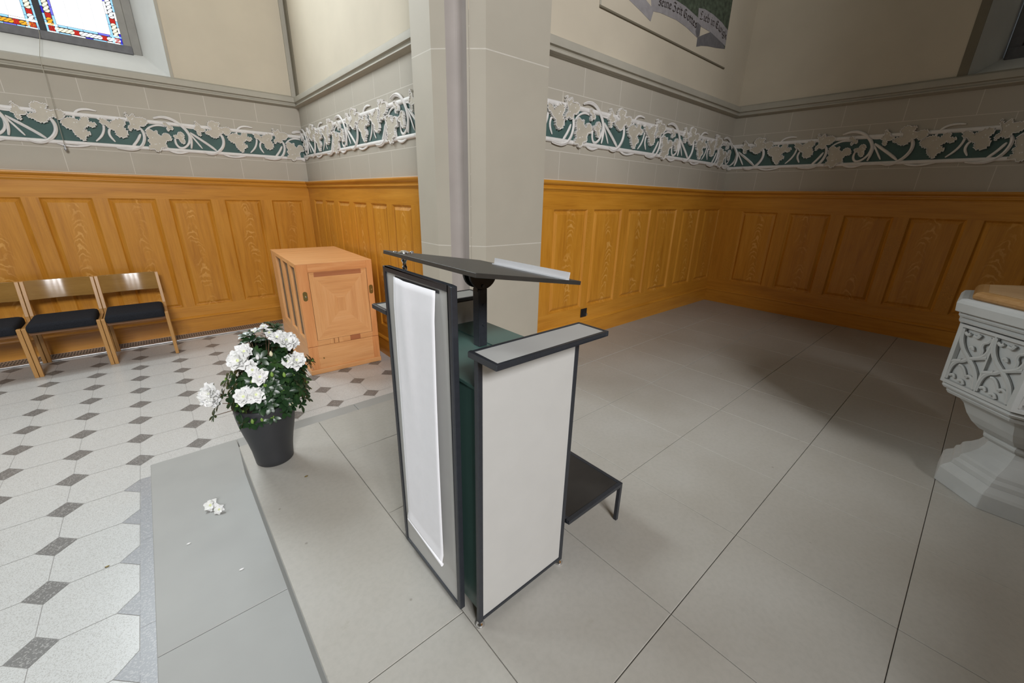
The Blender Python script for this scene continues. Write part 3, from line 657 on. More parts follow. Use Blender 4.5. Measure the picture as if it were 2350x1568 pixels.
# ================================================================== things
# ------------------------------------------------------------------ floor grille along the left wall
gr = empty('floor_grille', (0, 5.45, ZL)); tag(gr, 'long perforated metal floor grille at the foot of the left oak wainscot', 'grille')
mb = MB(); mb.box(XL+0.1, 1.50, 5.388, 5.574, ZL, ZL+0.008); mb.build('vent_plate', mat['grille'], gr)
mb = MB(); mb.box(XL+0.1, 1.50, 5.345, 5.385, ZL, ZL+0.013); mb.build('edge_bar', mat['grille'], gr, bevel=0.004)
mb = MB()
x = -1.9
while x < 1.45:
    for yy in (5.43, 5.475, 5.52): mb.face([(x-0.006, yy-0.013, ZL+0.0085), (x+0.006, yy-0.013, ZL+0.0085), (x+0.006, yy+0.013, ZL+0.0085), (x-0.006, yy+0.013, ZL+0.0085)])
    x += 0.021
hp = mb.build('vent_slots', mat['hole'], gr); hp['kind'] = 'stuff'

# ------------------------------------------------------------------ lectern
lec = empty('lectern', (0.66, 0.912, 0)); tag(lec, 'light grey speaker lectern framed in anthracite steel with tilted charcoal desk', 'lectern')
AN, LA, GR = mat['anthracite'], mat['laminate'], mat['green']
T = 0.0148
def frame(name, parts, parent=lec):
    mb = MB()
    for p in parts: mb.box(*p)
    return mb.build(name, AN, parent, bevel=0.0018)
# front panel, proud of the body
FX0, FX1, FY0, FY1, FZ0, FZ1 = 0.466, 0.483, 0.738, 1.088, 0.034, 1.014
fp = frame('front_frame', [(FX0, FX1, FY0, FY0+T, FZ0, FZ1), (FX0, FX1, FY1-T, FY1, FZ0, FZ1), (FX0, FX1, FY0+T, FY1-T, FZ1-T, FZ1), (FX0, FX1, FY0+T, FY1-T, FZ0, FZ0+T)])
mb = MB(); mb.box(FX0+0.004, FX1-0.005, FY0+T, FY1-T, FZ0+T, FZ1-T); mb.build('front_panel', LA, lec)
mb = MB(); mb.box(FX0+0.0025, FX0+0.006, 0.794, 1.019, 0.9885, 0.9955); mb.build('cloth_slot', mat['black'], lec)
for z_ in (0.25, 0.65):
    mb = MB(); mb.box(0.483, 0.506, 0.80, 1.03, z_, z_+0.03); mb.build('spacer', mat['black'], lec)
# side wings
def wing(sgn, yi):
    """yi: inner face of the wing tubes; sgn -1 near, +1 far"""
    y0, y1 = sorted((yi, yi+sgn*T)); X0_, X1_ = 0.491, 0.846; ZT = 0.8585
    wf = frame('wing_frame', [(X0_, X0_+T, y0, y1, 0.018, ZT), (X1_-T, X1_, y0, y1, 0.018, ZT), (X0_+T, X1_-T, y0, y1, 0.022, 0.022+0.012)])
    mb = MB(); mb.box(X0_+T, X1_-T, y0+0.003, y1-0.002, 0.034, ZT); mb.build('wing_panel', LA, lec)
    ta, tb = sorted((yi-sgn*0.008, yi+sgn*0.096)); XA, XB = 0.480, 0.862; zt0, zt1 = 0.8585, 0.873; t = 0.0095
    frame('arm_frame', [(XA, XA+t, ta, tb, zt0, zt1), (XB-t, XB, ta, tb, zt0, zt1), (XA+t, XB-t, ta, ta+t, zt0, zt1), (XA+t, XB-t, tb-t, tb, zt0, zt1)])
    mb = MB(); mb.box(XA+t, XB-t, ta+t, tb-t, zt0+0.002, zt1-0.0015); mb.build('arm_top', LA, lec)
    for xx in (X0_+T/2, X1_-T/2):
        yy = (y0+y1)/2
        mb = MB(); mb.lathe([(0.011, 0.0), (0.0135, 0.003), (0.0135, 0.007), (0.009, 0.012), (0.006, 0.0185)], 16, (xx, yy)); mb.build('levelling_foot', mat['chrome'], lec, smooth=True)
wing(-1, 0.691); wing(1, 1.133)
mb = MB(); mb.box(0.506, 0.826, 0.693, 1.131, 0.035, 0.768); mb.build('body_carcass', GR, lec, bevel=0.002)
mb = MB(); mb.box(0.500, 0.834, 0.693, 1.131, 0.768, 0.778); mb.build('inner_shelf', GR, lec, bevel=0.0015)
mb = MB(); mb.box(0.716, 0.775, 1.035, 1.112, 0.7781, 0.7795); mb.build('cable_opening', mat['black'], lec)
mb = MB(); mb.box(0.706, 0.834, 0.693, 1.131, 0.778, 0.7812); 
mb.build('rear_ledge', GR, lec)
# post with tilt joint
pxc, pyc, pw = 0.682, 0.924, 0.015
mb = MB(); mb.box(pxc-pw, pxc+pw, pyc-pw, pyc+pw, 0.778, 0.952); mb.build('post', AN, lec, bevel=0.002)
for zz in (0.845, 0.905):
    mb = MB(); mb.tube([(pxc+0.002, pyc-pw-0.0025, zz), (pxc+0.002, pyc-pw+0.001, zz)], 0.0045, 10); mb.build('post_screw', AN, lec)
jz = 0.999
mb = MB()
dsk = [(pxc+0.047*cos(rad(a_)), jz+0.047*sin(rad(a_))) for a_ in range(180, 361, 12)]
dsk = [(pxc-0.047, jz+0.012)] + dsk + [(pxc+0.047, jz+0.012-0.016)]
mb.prism(dsk, lambda s_, z, d: (s_, d, z), pyc-0.019, pyc-0.010); mb.prism(dsk, lambda s_, z, d: (s_, d, z), pyc+0.010, pyc+0.019)
mb.box(pxc-0.016, pxc+0.016, pyc-0.010, pyc+0.010, 0.945, 1.000)
mb.build('tilt_joint', mat['black'], lec, bevel=0.001)
for xx, zz in ((pxc-0.004, 0.992), (pxc-0.004, 0.962)):
    mb = MB(); mb.tube([(xx, pyc-0.0225, zz), (xx, pyc-0.018, zz)], 0.0048, 10); mb.build('joint_bolt', mat['anthracite'], lec)
# desk board, tilted towards the speaker
DA = rad(9.256); DN = Vector((sin(DA), 0, cos(DA))); DT = Vector((cos(DA), 0, -sin(DA)))
D0 = Vector((0.4925, 0, 1.0505)); DL = 0.350
def dk(u, y, h): p = D0 + DT*u + DN*h; return (p.x, y, p.z)
mb = MB(); th = 0.0105
mb.rings([[dk(0, 0.682, -th), dk(DL, 0.682, -th), dk(DL, 1.134, -th), dk(0, 1.134, -th)], [dk(0, 0.682, 0), dk(DL, 0.682, 0), dk(DL, 1.134, 0), dk(0, 1.134, 0)]])
mb.build('desk_board', mat['deskblack'], lec, bevel=0.0012)
mb = MB(); u0 = DL-0.052
mb.rings([[dk(u0, y, 0), dk(u0+0.004, y, 0), dk(u0+0.004, y, 0.020), dk(u0, y, 0.020)] for y in (0.684, 0.992)])
mb.rings([[dk(u0-0.008, y, 0), dk(u0, y, 0), dk(u0, y, 0.003), dk(u0-0.008, y, 0.003)] for y in (0.684, 0.992)])
mb.build('book_rail', mat['acryl'], lec)
# microphone socket near the far corner
mm_ = empty('microphone_socket', (0.52-0.66, 1.08-0.912, 1.04)); mm_.parent = lec
mb = MB(); q = D0 + DT*0.03
zc = q.z
mb.lathe([(0.016, zc), (0.016, zc+0.003), (0.009, zc+0.006), (0.006, zc+0.0075)], 18, (q.x+0.004, 1.075)); 
for dx, dy in ((-0.02, 0.012), (0.018, -0.014)): mb.lathe([(0.0055, zc+0.0), (0.0055, zc+0.004), (0.003, zc+0.006)], 12, (q.x+0.004+dx, 1.075+dy))
mb.build('socket_flange', mat['chrome'], mm_, smooth=True)
mb = MB(); mb.lathe([(0.007, zc-0.008), (0.0085, zc-0.014), (0.0085, zc-0.022), (0.0055, zc-0.026), (0.0055, zc-0.036), (0.0075, zc-0.038), (0.0075, zc-0.048), (0.004, zc-0.052), (0.0035, zc-0.075)], 16, (q.x+0.004, 1.075))
mb.build('socket_stem', mat['chrome'], mm_, smooth=True)

# cloth strip hanging on the front panel
mb = MB(); random.seed(4)
NU, NV = 14, 46; rows = []
for j in range(NV+1):
    v = j/NV; z = 0.9945 - v*(0.9945-0.172)
    yl = 1.014 + 0.011*v**1.5; yr_ = 0.800 - 0.003*sin(PI*v) - 0.002*v
    row = []
    for i in range(NU+1):
        u = i/NU; y = yl + (yr_-yl)*u
        off = 0.0025 + 0.004*min(1, v*12) + 0.006*v*(0.4+u) + 0.004*sin(PI*v)*u**3 + 0.0022*sin(7*u+3*v)*v**0.5*(1-v) + 0.006*math.exp(-((u-0.30-0.12*v)/0.10)**2)*math.exp(-((v-0.18)/0.25)**2)
        if j > NV-2: off += 0.004
        row.append((FX0-off, y, z - 0.002*sin(PI*u)))
    rows.append(row)
mb.rings(rows, cap=False, closed=False)
cl = mb.build('lectern_cloth', mat['cloth'], None, smooth='all')
md = cl.modifiers.new('solid', 'SOLIDIFY'); md.thickness = 0.0016
tag(cl, 'narrow white linen cloth hanging down the lectern front', 'cloth')
mb = MB(); mb.tube([(FX0-0.012, 1.0245, 0.178), (FX0-0.016, 0.91, 0.176), (FX0-0.021, 0.7965, 0.178)], [0.005, 0.005, 0.006], 10, flat=((1, 0, 0), 0.75))
hm = mb.build('hem_roll', mat['cloth'], cl, smooth=True)

# foot board for the speaker
stp = empty('foot_board', (1.03, 0.91, 0)); tag(stp, 'low black rubber foot board on thin legs behind the lectern', 'foot board')
SX0, SX1, SY0, SY1, SZ = 0.8635, 1.172, 0.672, 1.150, 0.176
mb = MB()
for a in ((SX0, SX1, SY0, SY0+0.014), (SX0, SX1, SY1-0.014, SY1), (SX0, SX0+0.014, SY0+0.014, SY1-0.014), (SX1-0.014, SX1, SY0+0.014, SY1-0.014)): mb.box(*a, SZ-0.016, SZ)
mb.build('board_frame', AN, stp, bevel=0.0015)
mb = MB(); mb.box(SX0+0.014, SX1-0.014, SY0+0.014, SY1-0.014, SZ-0.010, SZ-0.002); mb.build('tread_mat', mat['rubber'], stp)
for xx, ya_ in ((SX1-0.014, (SY0, SY1-0.014)), (SX0, (0.80, 1.01))):
    for yy in ya_:
        mb = MB(); mb.box(xx, xx+0.014, yy, yy+0.014, 0, SZ-0.016); mb.build('leg', AN, stp, bevel=0.001)

# ------------------------------------------------------------------ chairs along the left wall
def chair():
    r = empty('chair', (0, 0, ZL)); W = 0.2175        # half width between leg centres; local y=0 at front legs, +y to the wall
    B, BX = mat['beech'], mat['beechX']
    for s_ in (-1, 1):
        mb = MB(); c = s_*W; mb.rings([[(c-0.013, -0.016, 0), (c+0.013, -0.016, 0), (c+0.013, 0.016, 0), (c-0.013, 0.016, 0)], [(c-0.013, -0.018, 0.424), (c+0.013, -0.018, 0.424), (c+0.013, 0.020, 0.424), (c-0.013, 0.020, 0.424)]])
        mb.build('front_leg', B, r, bevel=0.003, world=False)
        mb = MB(); P = [(0.400, 0.0), (0.402, 0.30), (0.408, 0.44), (0.478, 0.735)]
        mb.rings([[(c-0.013, y-0.017, z), (c+0.013, y-0.017, z), (c+0.013, y+0.017, z), (c-0.013, y+0.017, z)] for y, z in P])
        mb.build('rear_leg', B, r, bevel=0.003, world=False)
        mb = MB(); mb.box(c-0.011, c+0.011, 0.018, 0.392, 0.360, 0.398); mb.build('side_rail', B, r, bevel=0.002, world=False)
    for ya_, yb2 in ((0.012, 0.030), (0.375, 0.395)):
        mb = MB(); mb.box(-W+0.012, W-0.012, ya_, yb2, 0.356, 0.388); mb.build('cross_rail', mat['seatrail'], r, bevel=0.002, world=False)
    # upholstered seat: rounded front and corners
    mb = MB(); rings = []
    hw = W-0.013
    for t, (ins, z) in enumerate(((0.004, 0.386), (0.0, 0.400), (0.0, 0.428), (0.006, 0.444), (0.020, 0.452), (0.05, 0.455))):
        P = []
        x0, x1, y0, y1 = -hw+ins, hw-ins, -0.030+ins, 0.375-ins; rr = 0.022
        for cx, cy, a0 in ((x1-rr, y1-rr, 0), (x0+rr, y1-rr, 90), (x0+rr, y0+rr, 180), (x1-rr, y0+rr, 270)):
            for k in range(5): a_ = rad(a0+22.5*k); P.append((cx+rr*cos(a_), cy+rr*sin(a_), z + (0.004 if cy > 0.2 else 0)))
        rings.append(P)
    mb.rings(rings); mb.build('seat_cushion', mat['fabric'], r, smooth='all', world=False)
    # curved back board
    mb = MB(); rings = []
    for k in range(13):
        u = k/12; x = -W+0.010 + u*(2*W-0.020); b_ = 0.024*sin(PI*u)
        yb_ = lambda z: 0.408 + (z-0.44)/0.295*0.070
        z0, z1 = 0.572, 0.736
        rings.append([(x, yb_(z0)-0.009+b_, z0), (x, yb_(z1)-0.009+b_, z1), (x, yb_(z1)+0.003+b_, z1), (x, yb_(z0)+0.003+b_, z0)])
    mb.rings(rings); mb.build('backrest', BX, r, bevel=0.003, smooth=True, world=False)
    return r
ch = chair(); lbls = ['beech chair with dark seat nearest the reddish wooden chest', 'middle one of three dark seated beech chairs by the oak wainscot', 'beech chair with dark seat cut off by the left photo edge']
for k in range(3):
    o = ch if k == 0 else copy_tree(ch)
    o.location = (-0.2745-0.4640*k, 4.938, ZL); o.rotation_euler = (0, 0, 0)
    tag(o, lbls[k], 'chair', 'chairs in a row along the left wall')

# ------------------------------------------------------------------ reddish wooden chest
cx0, cy0, crot = 0.807, 3.576, -0.046
chs = empty('wooden_chest', (cx0, cy0, ZL), crot); tag(chs, 'tall reddish wooden chest with inlaid square panel and brass plates', 'chest')
W, D, H = 0.615, 1.126, 0.971; PX, PY, PZ, PR = mat['pearX'], mat['pearY'], mat['pearZ'], mat['pearR']
def cb(name, boxes, m, parent=chs, bevel=0.002):
    for b_ in boxes:
        mb = MB(); mb.box(*b_); o = mb.build(name, m, parent, bevel=bevel, world=False)
    return o
cb('chest_core', [(0.02, W-0.02, 0.02, D-0.02, 0.01, H-0.03)], mat['dark'], bevel=0)
cb('chest_base', [(-0.006, W+0.006, -0.006, D+0.006, 0, 0.046)], PX, bevel=0.006)
cb('lower_frame', [(0, 0.075, 0, 0.022, 0.046, 0.256), (W-0.055, W, 0, 0.022, 0.046, 0.256)], mat['pearS'])
cb('drawer_panel', [(0.075, W-0.055, 0.007, 0.022, 0.046, 0.256)], PX, bevel=0.0)
mb = MB(); P_ = lambda i, d: [(0.078+i, d, 0.05+i), (W-0.058-i, d, 0.05+i), (W-0.058-i, d, 0.243-i), (0.078+i, d, 0.243-i)]
mb.rings([P_(0, 0.0068), P_(0.014, 0.0115), P_(0.02, 0.0115), P_(0.06, 0.0115)], cap=False); mb.f.append([mb.vert(p) for p in P_(0.06, 0.0115)]); mb.m.append(0)
cb('lower_side', [(0, 0.022, 0.022, D, 0.046, 0.256), (W-0.022, W, 0.022, D, 0.046, 0.256), (0.022, W-0.022, D-0.022, D, 0.046, 0.256)], PY)
# upper body, a hair gap above the base
u0_ = 0.2595
cb('front_stile', [(0, 0.085, 0, 0.024, u0_, H-0.006), (W-0.052, W, 0, 0.024, u0_, H-0.006)], mat['pearS'])
cb('front_rail', [(0.085, W-0.052, 0, 0.024, H-0.072, H-0.006)], mat['pearT'])
cb('inlay_rail', [(0.085, 0.19, 0.003, 0.024, u0_, 0.305), (0.30, 0.36, 0.003, 0.024, u0_, 0.305), (0.45, W-0.052, 0.003, 0.024, u0_, 0.305)], PX, bevel=0.001)
cb('inlay_rail', [(0.19, 0.218, 0.003, 0.024, u0_, 0.305), (0.222, 0.255, 0.003, 0.024, u0_, 0.305), (0.259, 0.30, 0.003, 0.024, u0_, 0.305)], PZ, bevel=0.001)
cb('inlay_rail', [(0.36, 0.45, 0.003, 0.024, u0_, 0.305), (0.128, 0.515, 0.004, 0.024, 0.858, 0.897)], PR, bevel=0.001)
# nested square marquetry: each ring a little deeper
ax, bx, az, bz = 0.088, W-0.055, 0.307, 0.898; steps = [0.042, 0.034, 0.022, 0.022, 0.022, 0.022, 0.022, 0.020]
mb = MB(); d = 0.004
for k, t in enumerate(steps):
    top = bz - (0.040 if k == 0 else t)
    if k == 0: a0, b0, c0, e0 = ax, bx, az, bz
    a1, b1, c1, e1 = a0+t, b0-t, c0+t*1.15, e0-t*1.15
    if a1 >= b1 or c1 >= e1: break
    g_ = 0.0006
    for q, mi in (([(a0, c0), (b0, c0), (b1, c1), (a1, c1)], 0), ([(b0, c0), (b0, e0), (b1, e1), (b1, c1)], 1), ([(b0, e0), (a0, e0), (a1, e1), (b1, e1)], 0), ([(a0, e0), (a0, c0), (a1, c1), (a1, e1)], 1)):
        dd = d - 0.0000; mb.face([(p[0], dd + (0.0022 if i_ >= 2 else 0), p[1]) for i_, p in enumerate(q)], mi if k % 3 else mi)
    if k in (1, 2): 
        pass
    mb.rings([[(a1, d+0.0022, c1), (b1, d+0.0022, c1), (b1, d+0.0022, e1), (a1, d+0.0022, e1)], [(a1, d+0.0002, c1), (b1, d+0.0002, c1), (b1, d+0.0002, e1), (a1, d+0.0002, e1)]], cap=False)
    d += 0.0002; a0, b0, c0, e0 = a1, b1, c1, e1
mb.face([(a0, d, c0), (b0, d, c0), (b0, d, e0), (a0, d, e0)], 1)
mb.build('inlaid_panel', [PX, PZ], chs, world=False)
cb('chest_top', [(0.0, W, 0.0, D*0.36, H-0.006, H), (0, W, D*0.36+0.001, D*0.68, H-0.006, H), (0, W, D*0.68+0.001, D, H-0.006, H)], PX, bevel=0.0015)
cb('side_wall', [(W-0.022, W, 0.024, D, u0_, H-0.006), (0.0, W, D-0.022, D, u0_, H-0.006)], PY)
# left side with three tall openings
op = [(0.065, 0.255), (0.335, 0.555), (0.640, 0.880)]
ed = [0.024] + [e for q in op for e in q] + [D]
cb('side_stile', [(0, 0.022, a, b, u0_, H-0.006) for a, b in zip(ed[0::2], ed[1::2])], PZ)
cb('side_rail', [(0.0, 0.022, a, b, u0_, 0.325) for a, b in op] + [(0, 0.022, a, b, H-0.035, H-0.006) for a, b in op], PY, bevel=0.001)
for a, b in op:
    n = 3; wd = (b-a)/n
    for k in range(n): cb('inner_slat', [(0.0185, 0.030, a+wd*k+0.008, a+wd*(k+1)-0.008, 0.30, 0.93)], mat['pipe'], bevel=0.004)
# brass lock plates
for xx in (0.040, W-0.027):
    mb = MB(); hw_, hh = 0.0175, 0.040
    prf = [(xx+hw_*cos(t), 0.706+ (hh-hw_)*(1 if sin(t) >= 0 else -1) + hw_*sin(t)) for t in [2*PI*(k+0.5)/20 for k in range(20)]]
    mb.prism(prf, lambda s_, z, d_: (s_, -d_, z), 0.0, 0.003); pl_ = mb.build('brass_plate', mat['brass'], chs, world=False)
    mb = MB(); mb.tube([(xx+0.003, -0.003, 0.702), (xx+0.003, -0.0075, 0.702)], 0.006, 12); mb.build('lock_knob', mat['chrome'], pl_, smooth=True, world=False)
mb = MB(); mb.tube([(0.115, 0.0115, 0.14), (0.115, -0.002, 0.14)], 0.006, 10); mb.build('drawer_knob', mat['brass'], chs, world=False)

# ------------------------------------------------------------------ pull cord with weight
pcx = empty('pull_cord', (-0.40, 5.5, 2.3)); tag(pcx, 'thin grey pull cord with metal weight hanging below the stained glass', 'cord')
mb = MB(); mb.tube([(-0.392, yG-0.05, 2.53), (-0.398, yG-0.06, 2.46), (-0.412, yA-0.052, 2.205), (-0.418, yA-0.050, 2.0), (-0.430, yA-0.046, 1.548)], 0.0022, 6); mb.build('cord', mat['trim'], pcx, smooth='all')
mb = MB(); mb.lathe([(0.003, 1.556), (0.008, 1.550), (0.010, 1.540), (0.006, 1.532), (0.011, 1.526), (0.012, 1.515), (0.008, 1.505), (0.003, 1.502)], 14, (-0.430, yA-0.046)); mb.build('weight', mat['grille'], pcx, smooth='all')

# ------------------------------------------------------------------ wall socket
so = empty('wall_socket', (2.815, yC-0.02, 0.23)); tag(so, 'small black wall socket on the oak wainscot right of the pier', 'socket')
mb = MB(); mb.box(2.777, 2.857, yC-0.031, yC-0.0235, 0.190, 0.268); mb.build('cover_plate', mat['black'], so, bevel=0.003)
mb = MB(); mb.tube([(2.817, yC-0.030, 0.229), (2.817, yC-0.033, 0.229)], 0.022, 18); mb.build('socket_insert', mat['black'], so)
mb = MB(); mb.box(2.836, 2.848, yC-0.046, yC-0.031, 0.200, 0.224); mb.build('earth_clip', mat['chrome'], so, bevel=0.002)
mb = MB()

# ------------------------------------------------------------------ painted inscription on the chapel wall
mu = empty('wall_painting', (3.9, yC, 2.8)); tag(mu, 'painted wall inscription with grey ribbon and dark green ground', 'painting')
def flat(name, pts, m, d):
    me = MB(); me.rings([[fC(x, z, 0.0005) for x, z in pts], [fC(x, z, d) for x, z in pts]], mi=0); return me.build(name, m, mu)
flat('green_ground', [(3.30, 3.6), (3.25, 2.72), (3.429, 2.700), (3.737, 2.780), (3.895, 2.780), (4.021, 2.765), (4.129, 2.76), (4.2, 2.83), (4.40, 2.845), (4.593, 2.83), (4.690, 2.69), (4.743, 2.655), (4.737, 3.05), (4.73, 3.6)], mat['muralgreen'], 0.0012)
rb = [('ribbon_fold', [(2.90, 2.72), (3.010, 2.634), (3.079, 2.622), (3.247, 2.592), (3.389, 2.562), (3.414, 2.634), (3.385, 2.700), (3.20, 2.80)], 'ribbon', 0.0016),
      ('ribbon_fold', [(3.296, 2.679), (3.375, 2.658), (3.34, 2.75), (3.22, 2.77)], 'cream', 0.0019),
      ('ribbon_fold', [(4.169, 2.628), (4.274, 2.672), (4.405, 2.724), (4.544, 2.706), (4.690, 2.687), (4.742, 2.656), (4.565, 2.627), (4.377, 2.603), (4.260, 2.581), (4.172, 2.555)], 'ribbondark', 0.0016),
      ('ribbon_band', [(3.340, 2.79), (3.358, 2.711), (3.375, 2.662), (3.409, 2.635), (3.522, 2.651), (3.777, 2.664), (3.953, 2.653), (4.158, 2.625), (4.199, 2.644), (4.195, 2.718), (4.129, 2.767), (4.021, 2.777), (3.895, 2.789), (3.737, 2.791), (3.641, 2.784), (3.45, 2.80)], 'ribbon', 0.0020),
      ('ribbon_fold', [(4.125, 2.735), (4.197, 2.722), (4.200, 2.644), (4.156, 2.623), (4.118, 2.66)], 'ribbondark', 0.0024),
      ('ribbon_band', [(4.114, 2.836), (4.226, 2.855), (4.400, 2.857), (4.593, 2.841), (4.738, 2.812), (4.738, 2.677), (4.690, 2.687), (4.394, 2.719), (4.195, 2.718), (4.130, 2.763)], 'ribbon', 0.0022)]
for nm, pts, mk, d in rb: flat(nm, pts, mat[mk], d)
# blackletter written with a broad pen: strokes on a cell of unit x-height
GL = {
 's': (0.62, [[(0.52, 0.92), (0.30, 1.0), (0.12, 0.80), (0.45, 0.48), (0.52, 0.25), (0.32, 0.03), (0.06, 0.12)]]),
 'e': (0.60, [[(0.12, 0.85), (0.12, 0.2), (0.30, 0.02), (0.52, 0.15)], [(0.12, 0.85), (0.34, 1.0), (0.50, 0.78), (0.14, 0.48)]]),
 'i': (0.36, [[(0.06, 0.9), (0.18, 1.0), (0.18, 0.1), (0.32, 0.05)], [(0.20, 1.35), (0.26, 1.42)]]),
 'n': (0.74, [[(0.06, 0.9), (0.16, 1.0), (0.16, 0.08), (0.24, 0.02)], [(0.18, 0.82), (0.42, 1.0), (0.54, 0.88), (0.54, 0.10), (0.68, 0.04)]]),
 't': (0.46, [[(0.20, 1.38), (0.20, 0.15), (0.38, 0.04)], [(0.04, 1.0), (0.40, 1.0)]]),
 'o': (0.62, [[(0.30, 1.0), (0.10, 0.80), (0.10, 0.20), (0.30, 0.0), (0.50, 0.20), (0.50, 0.80), (0.30, 1.0)]]),
 'b': (0.64, [[(0.12, 1.65), (0.12, 0.15), (0.32, 0.0), (0.52, 0.20), (0.52, 0.75), (0.32, 0.95), (0.14, 0.80)]]),
 'w': (0.98, [[(0.08, 1.15), (0.12, 0.2), (0.28, 0.0), (0.42, 0.15)], [(0.42, 1.0), (0.42, 0.15), (0.60, 0.0), (0.82, 0.25), (0.82, 0.8), (0.66, 1.0)]]),
 'g': (0.66, [[(0.50, 0.95), (0.28, 1.0), (0.10, 0.78), (0.10, 0.2), (0.30, 0.05), (0.50, 0.25)], [(0.50, 1.0), (0.50, -0.25), (0.30, -0.48), (0.08, -0.36)]]),
 'k': (0.66, [[(0.14, 1.65), (0.14, 0.05)], [(0.14, 0.6), (0.40, 1.0), (0.50, 0.85), (0.24, 0.58), (0.54, 0.05)]]),
 'Z': (0.92, [[(0.10, 1.45), (0.36, 1.68), (0.70, 1.50), (0.42, 0.98), (0.70, 0.62), (0.62, 0.12), (0.30, -0.10), (0.06, 0.10)], [(0.28, 0.98), (0.56, 0.98)]]),
 'G': (1.0, [[(0.72, 1.55), (0.40, 1.68), (0.12, 1.30), (0.10, 0.45), (0.38, 0.02), (0.76, 0.25), (0.80, 0.85), (0.56, 1.05)], [(0.34, 1.45), (0.34, 0.20)]]),
 'L': (0.90, [[(0.62, 1.62), (0.32, 1.68), (0.14, 1.35), (0.40, 0.95), (0.30, 0.45), (0.10, 0.15)], [(0.10, 0.15), (0.40, 0.10), (0.78, 0.28)], [(0.40, 0.95), (0.62, 1.25)]]),
 'E': (0.90, [[(0.70, 1.48), (0.40, 1.66), (0.12, 1.25), (0.12, 0.40), (0.40, 0.02), (0.78, 0.28)], [(0.14, 0.88), (0.60, 0.92)], [(0.44, 1.5), (0.44, 0.20)]]),
}
def write(text, base, xh):
    tot = sum(GL[c][0] if c != ' ' else 0.30 for c in text); mb = MB()
    Ls = [0]
    for p, q in zip(base, base[1:]): Ls.append(Ls[-1]+math.hypot(q[0]-p[0], q[1]-p[1]))
    kx = Ls[-1]/tot; pos = 0.0
    def on(t, zz):
        t = min(max(t, 0), Ls[-1]-1e-6)
        for i in range(len(base)-1):
            if t <= Ls[i+1]: break
        f = (t-Ls[i])/(Ls[i+1]-Ls[i]); p, q = base[i], base[i+1]
        return (p[0]+(q[0]-p[0])*f, p[1]+(q[1]-p[1])*f+zz)
    nib = (0.0042, 0.0042)
    for c in text:
        if c == ' ':
            pos += 0.30*kx; mb.build('lettering', mat['ink'], mu); mb = MB(); continue
        for stv in GL[c][1]:
            pts = [on(pos+p[0]*kx, p[1]*xh) for p in stv]
            for p, q in zip(pts, pts[1:]):
                # broad nib held at 45 degrees
                hull = [(p[0]-nib[0], p[1]-nib[1]), (p[0]+nib[0], p[1]+nib[1]), (q[0]+nib[0], q[1]+nib[1]), (q[0]-nib[0], q[1]-nib[1])]
                mb.face([fC(x, z, 0.0031) for x, z in hull])
                s_ = 0.0018
                for x, z in (p, q): mb.face([fC(x-s_, z-s_*1.6, 0.0032), fC(x+s_, z-s_*1.6, 0.0032), fC(x+s_, z+s_*1.6, 0.0032), fC(x-s_, z+s_*1.6, 0.0032)])
        pos += GL[c][0]*kx
    return mb.build('lettering', mat['ink'], mu)
write('seine Zeit Gottes', [(3.47, 2.690), (3.62, 2.708), (3.80, 2.714), (3.97, 2.705), (4.125, 2.682)], 0.037)
write('Lieb in Ewigk', [(4.155, 2.762), (4.30, 2.775), (4.45, 2.776), (4.60, 2.760), (4.735, 2.728)], 0.037)
mb = MB(); mb.box(2.735, 4.790, yC-0.012, yC, 2.490, 2.504); mb.build('frame_bar', mat['dtrim'], mu, bevel=0.003)
mb = MB(); mb.box(2.735, 2.748, yC-0.009, yC, 2.504, 4.4); mb.build('frame_bar', mat['trim'], mu, bevel=0.003)

# ------------------------------------------------------------------ potted white azalea
pc = Vector((0.225, 1.96, 0)); az_ = empty('potted_azalea', pc); tag(az_, 'white flowering azalea bush in a tapered anthracite pot', 'plant')
prof = [(0.0, 0.0), (0.074, 0.0), (0.079, 0.006), (0.081, 0.03), (0.086, 0.075), (0.094, 0.12), (0.104, 0.165), (0.113, 0.21), (0.1185, 0.25), (0.121, 0.285), (0.1205, 0.305), (0.117, 0.308), (0.1145, 0.302), (0.113, 0.27), (0.10, 0.262)]
mb = MB(); mb.lathe(prof, 48, (pc.x, pc.y)); mb.build('flower_pot', mat['pot'], az_, smooth='all')
mb = MB(); mb.lathe([(0.112, 0.268), (0.07, 0.277), (0.01, 0.280)], 24, (pc.x, pc.y)); mb.build('soil', mat['soil'], az_, smooth='all')
vd = Vector((pc.x, pc.y, 0)).normalized(); rv = Vector((vd.y, -vd.x, 0))       # away from / to the right of the viewer's side
def P3(u, z, dep=0.0): return pc - rv*u - vd*dep + Vector((0, 0, z))      # u to the left, dep towards the viewer
rng = random.Random(21)
def leafquad(mb, base, dirv, nrm, L, Wd, mi):
    dirv = dirv.normalized(); side = dirv.cross(nrm).normalized(); nn = side.cross(dirv)
    prf = [(0.0, 0.10), (0.25, 0.62), (0.55, 1.0), (0.82, 0.78), (1.0, 0.05)]
    A, M_, B_ = [], [], []
    for t, wv in prf:
        c = base + dirv*(L*t) + nn*(-0.22*L*t*t)
        A.append(c - side*(Wd*wv) + nn*(0.16*Wd*wv)); M_.append(c); B_.append(c + side*(Wd*wv) + nn*(0.16*Wd*wv))
    i0 = [[mb.vert(p) for p in row] for row in (A, M_, B_)]
    for r0, r1 in ((i0[0], i0[1]), (i0[1], i0[2])):
        for k in range(4): mb.f.append([r0[k], r0[k+1], r1[k+1], r1[k]]); mb.m.append(mi)
fol = MB(); tw = MB(); tips = []
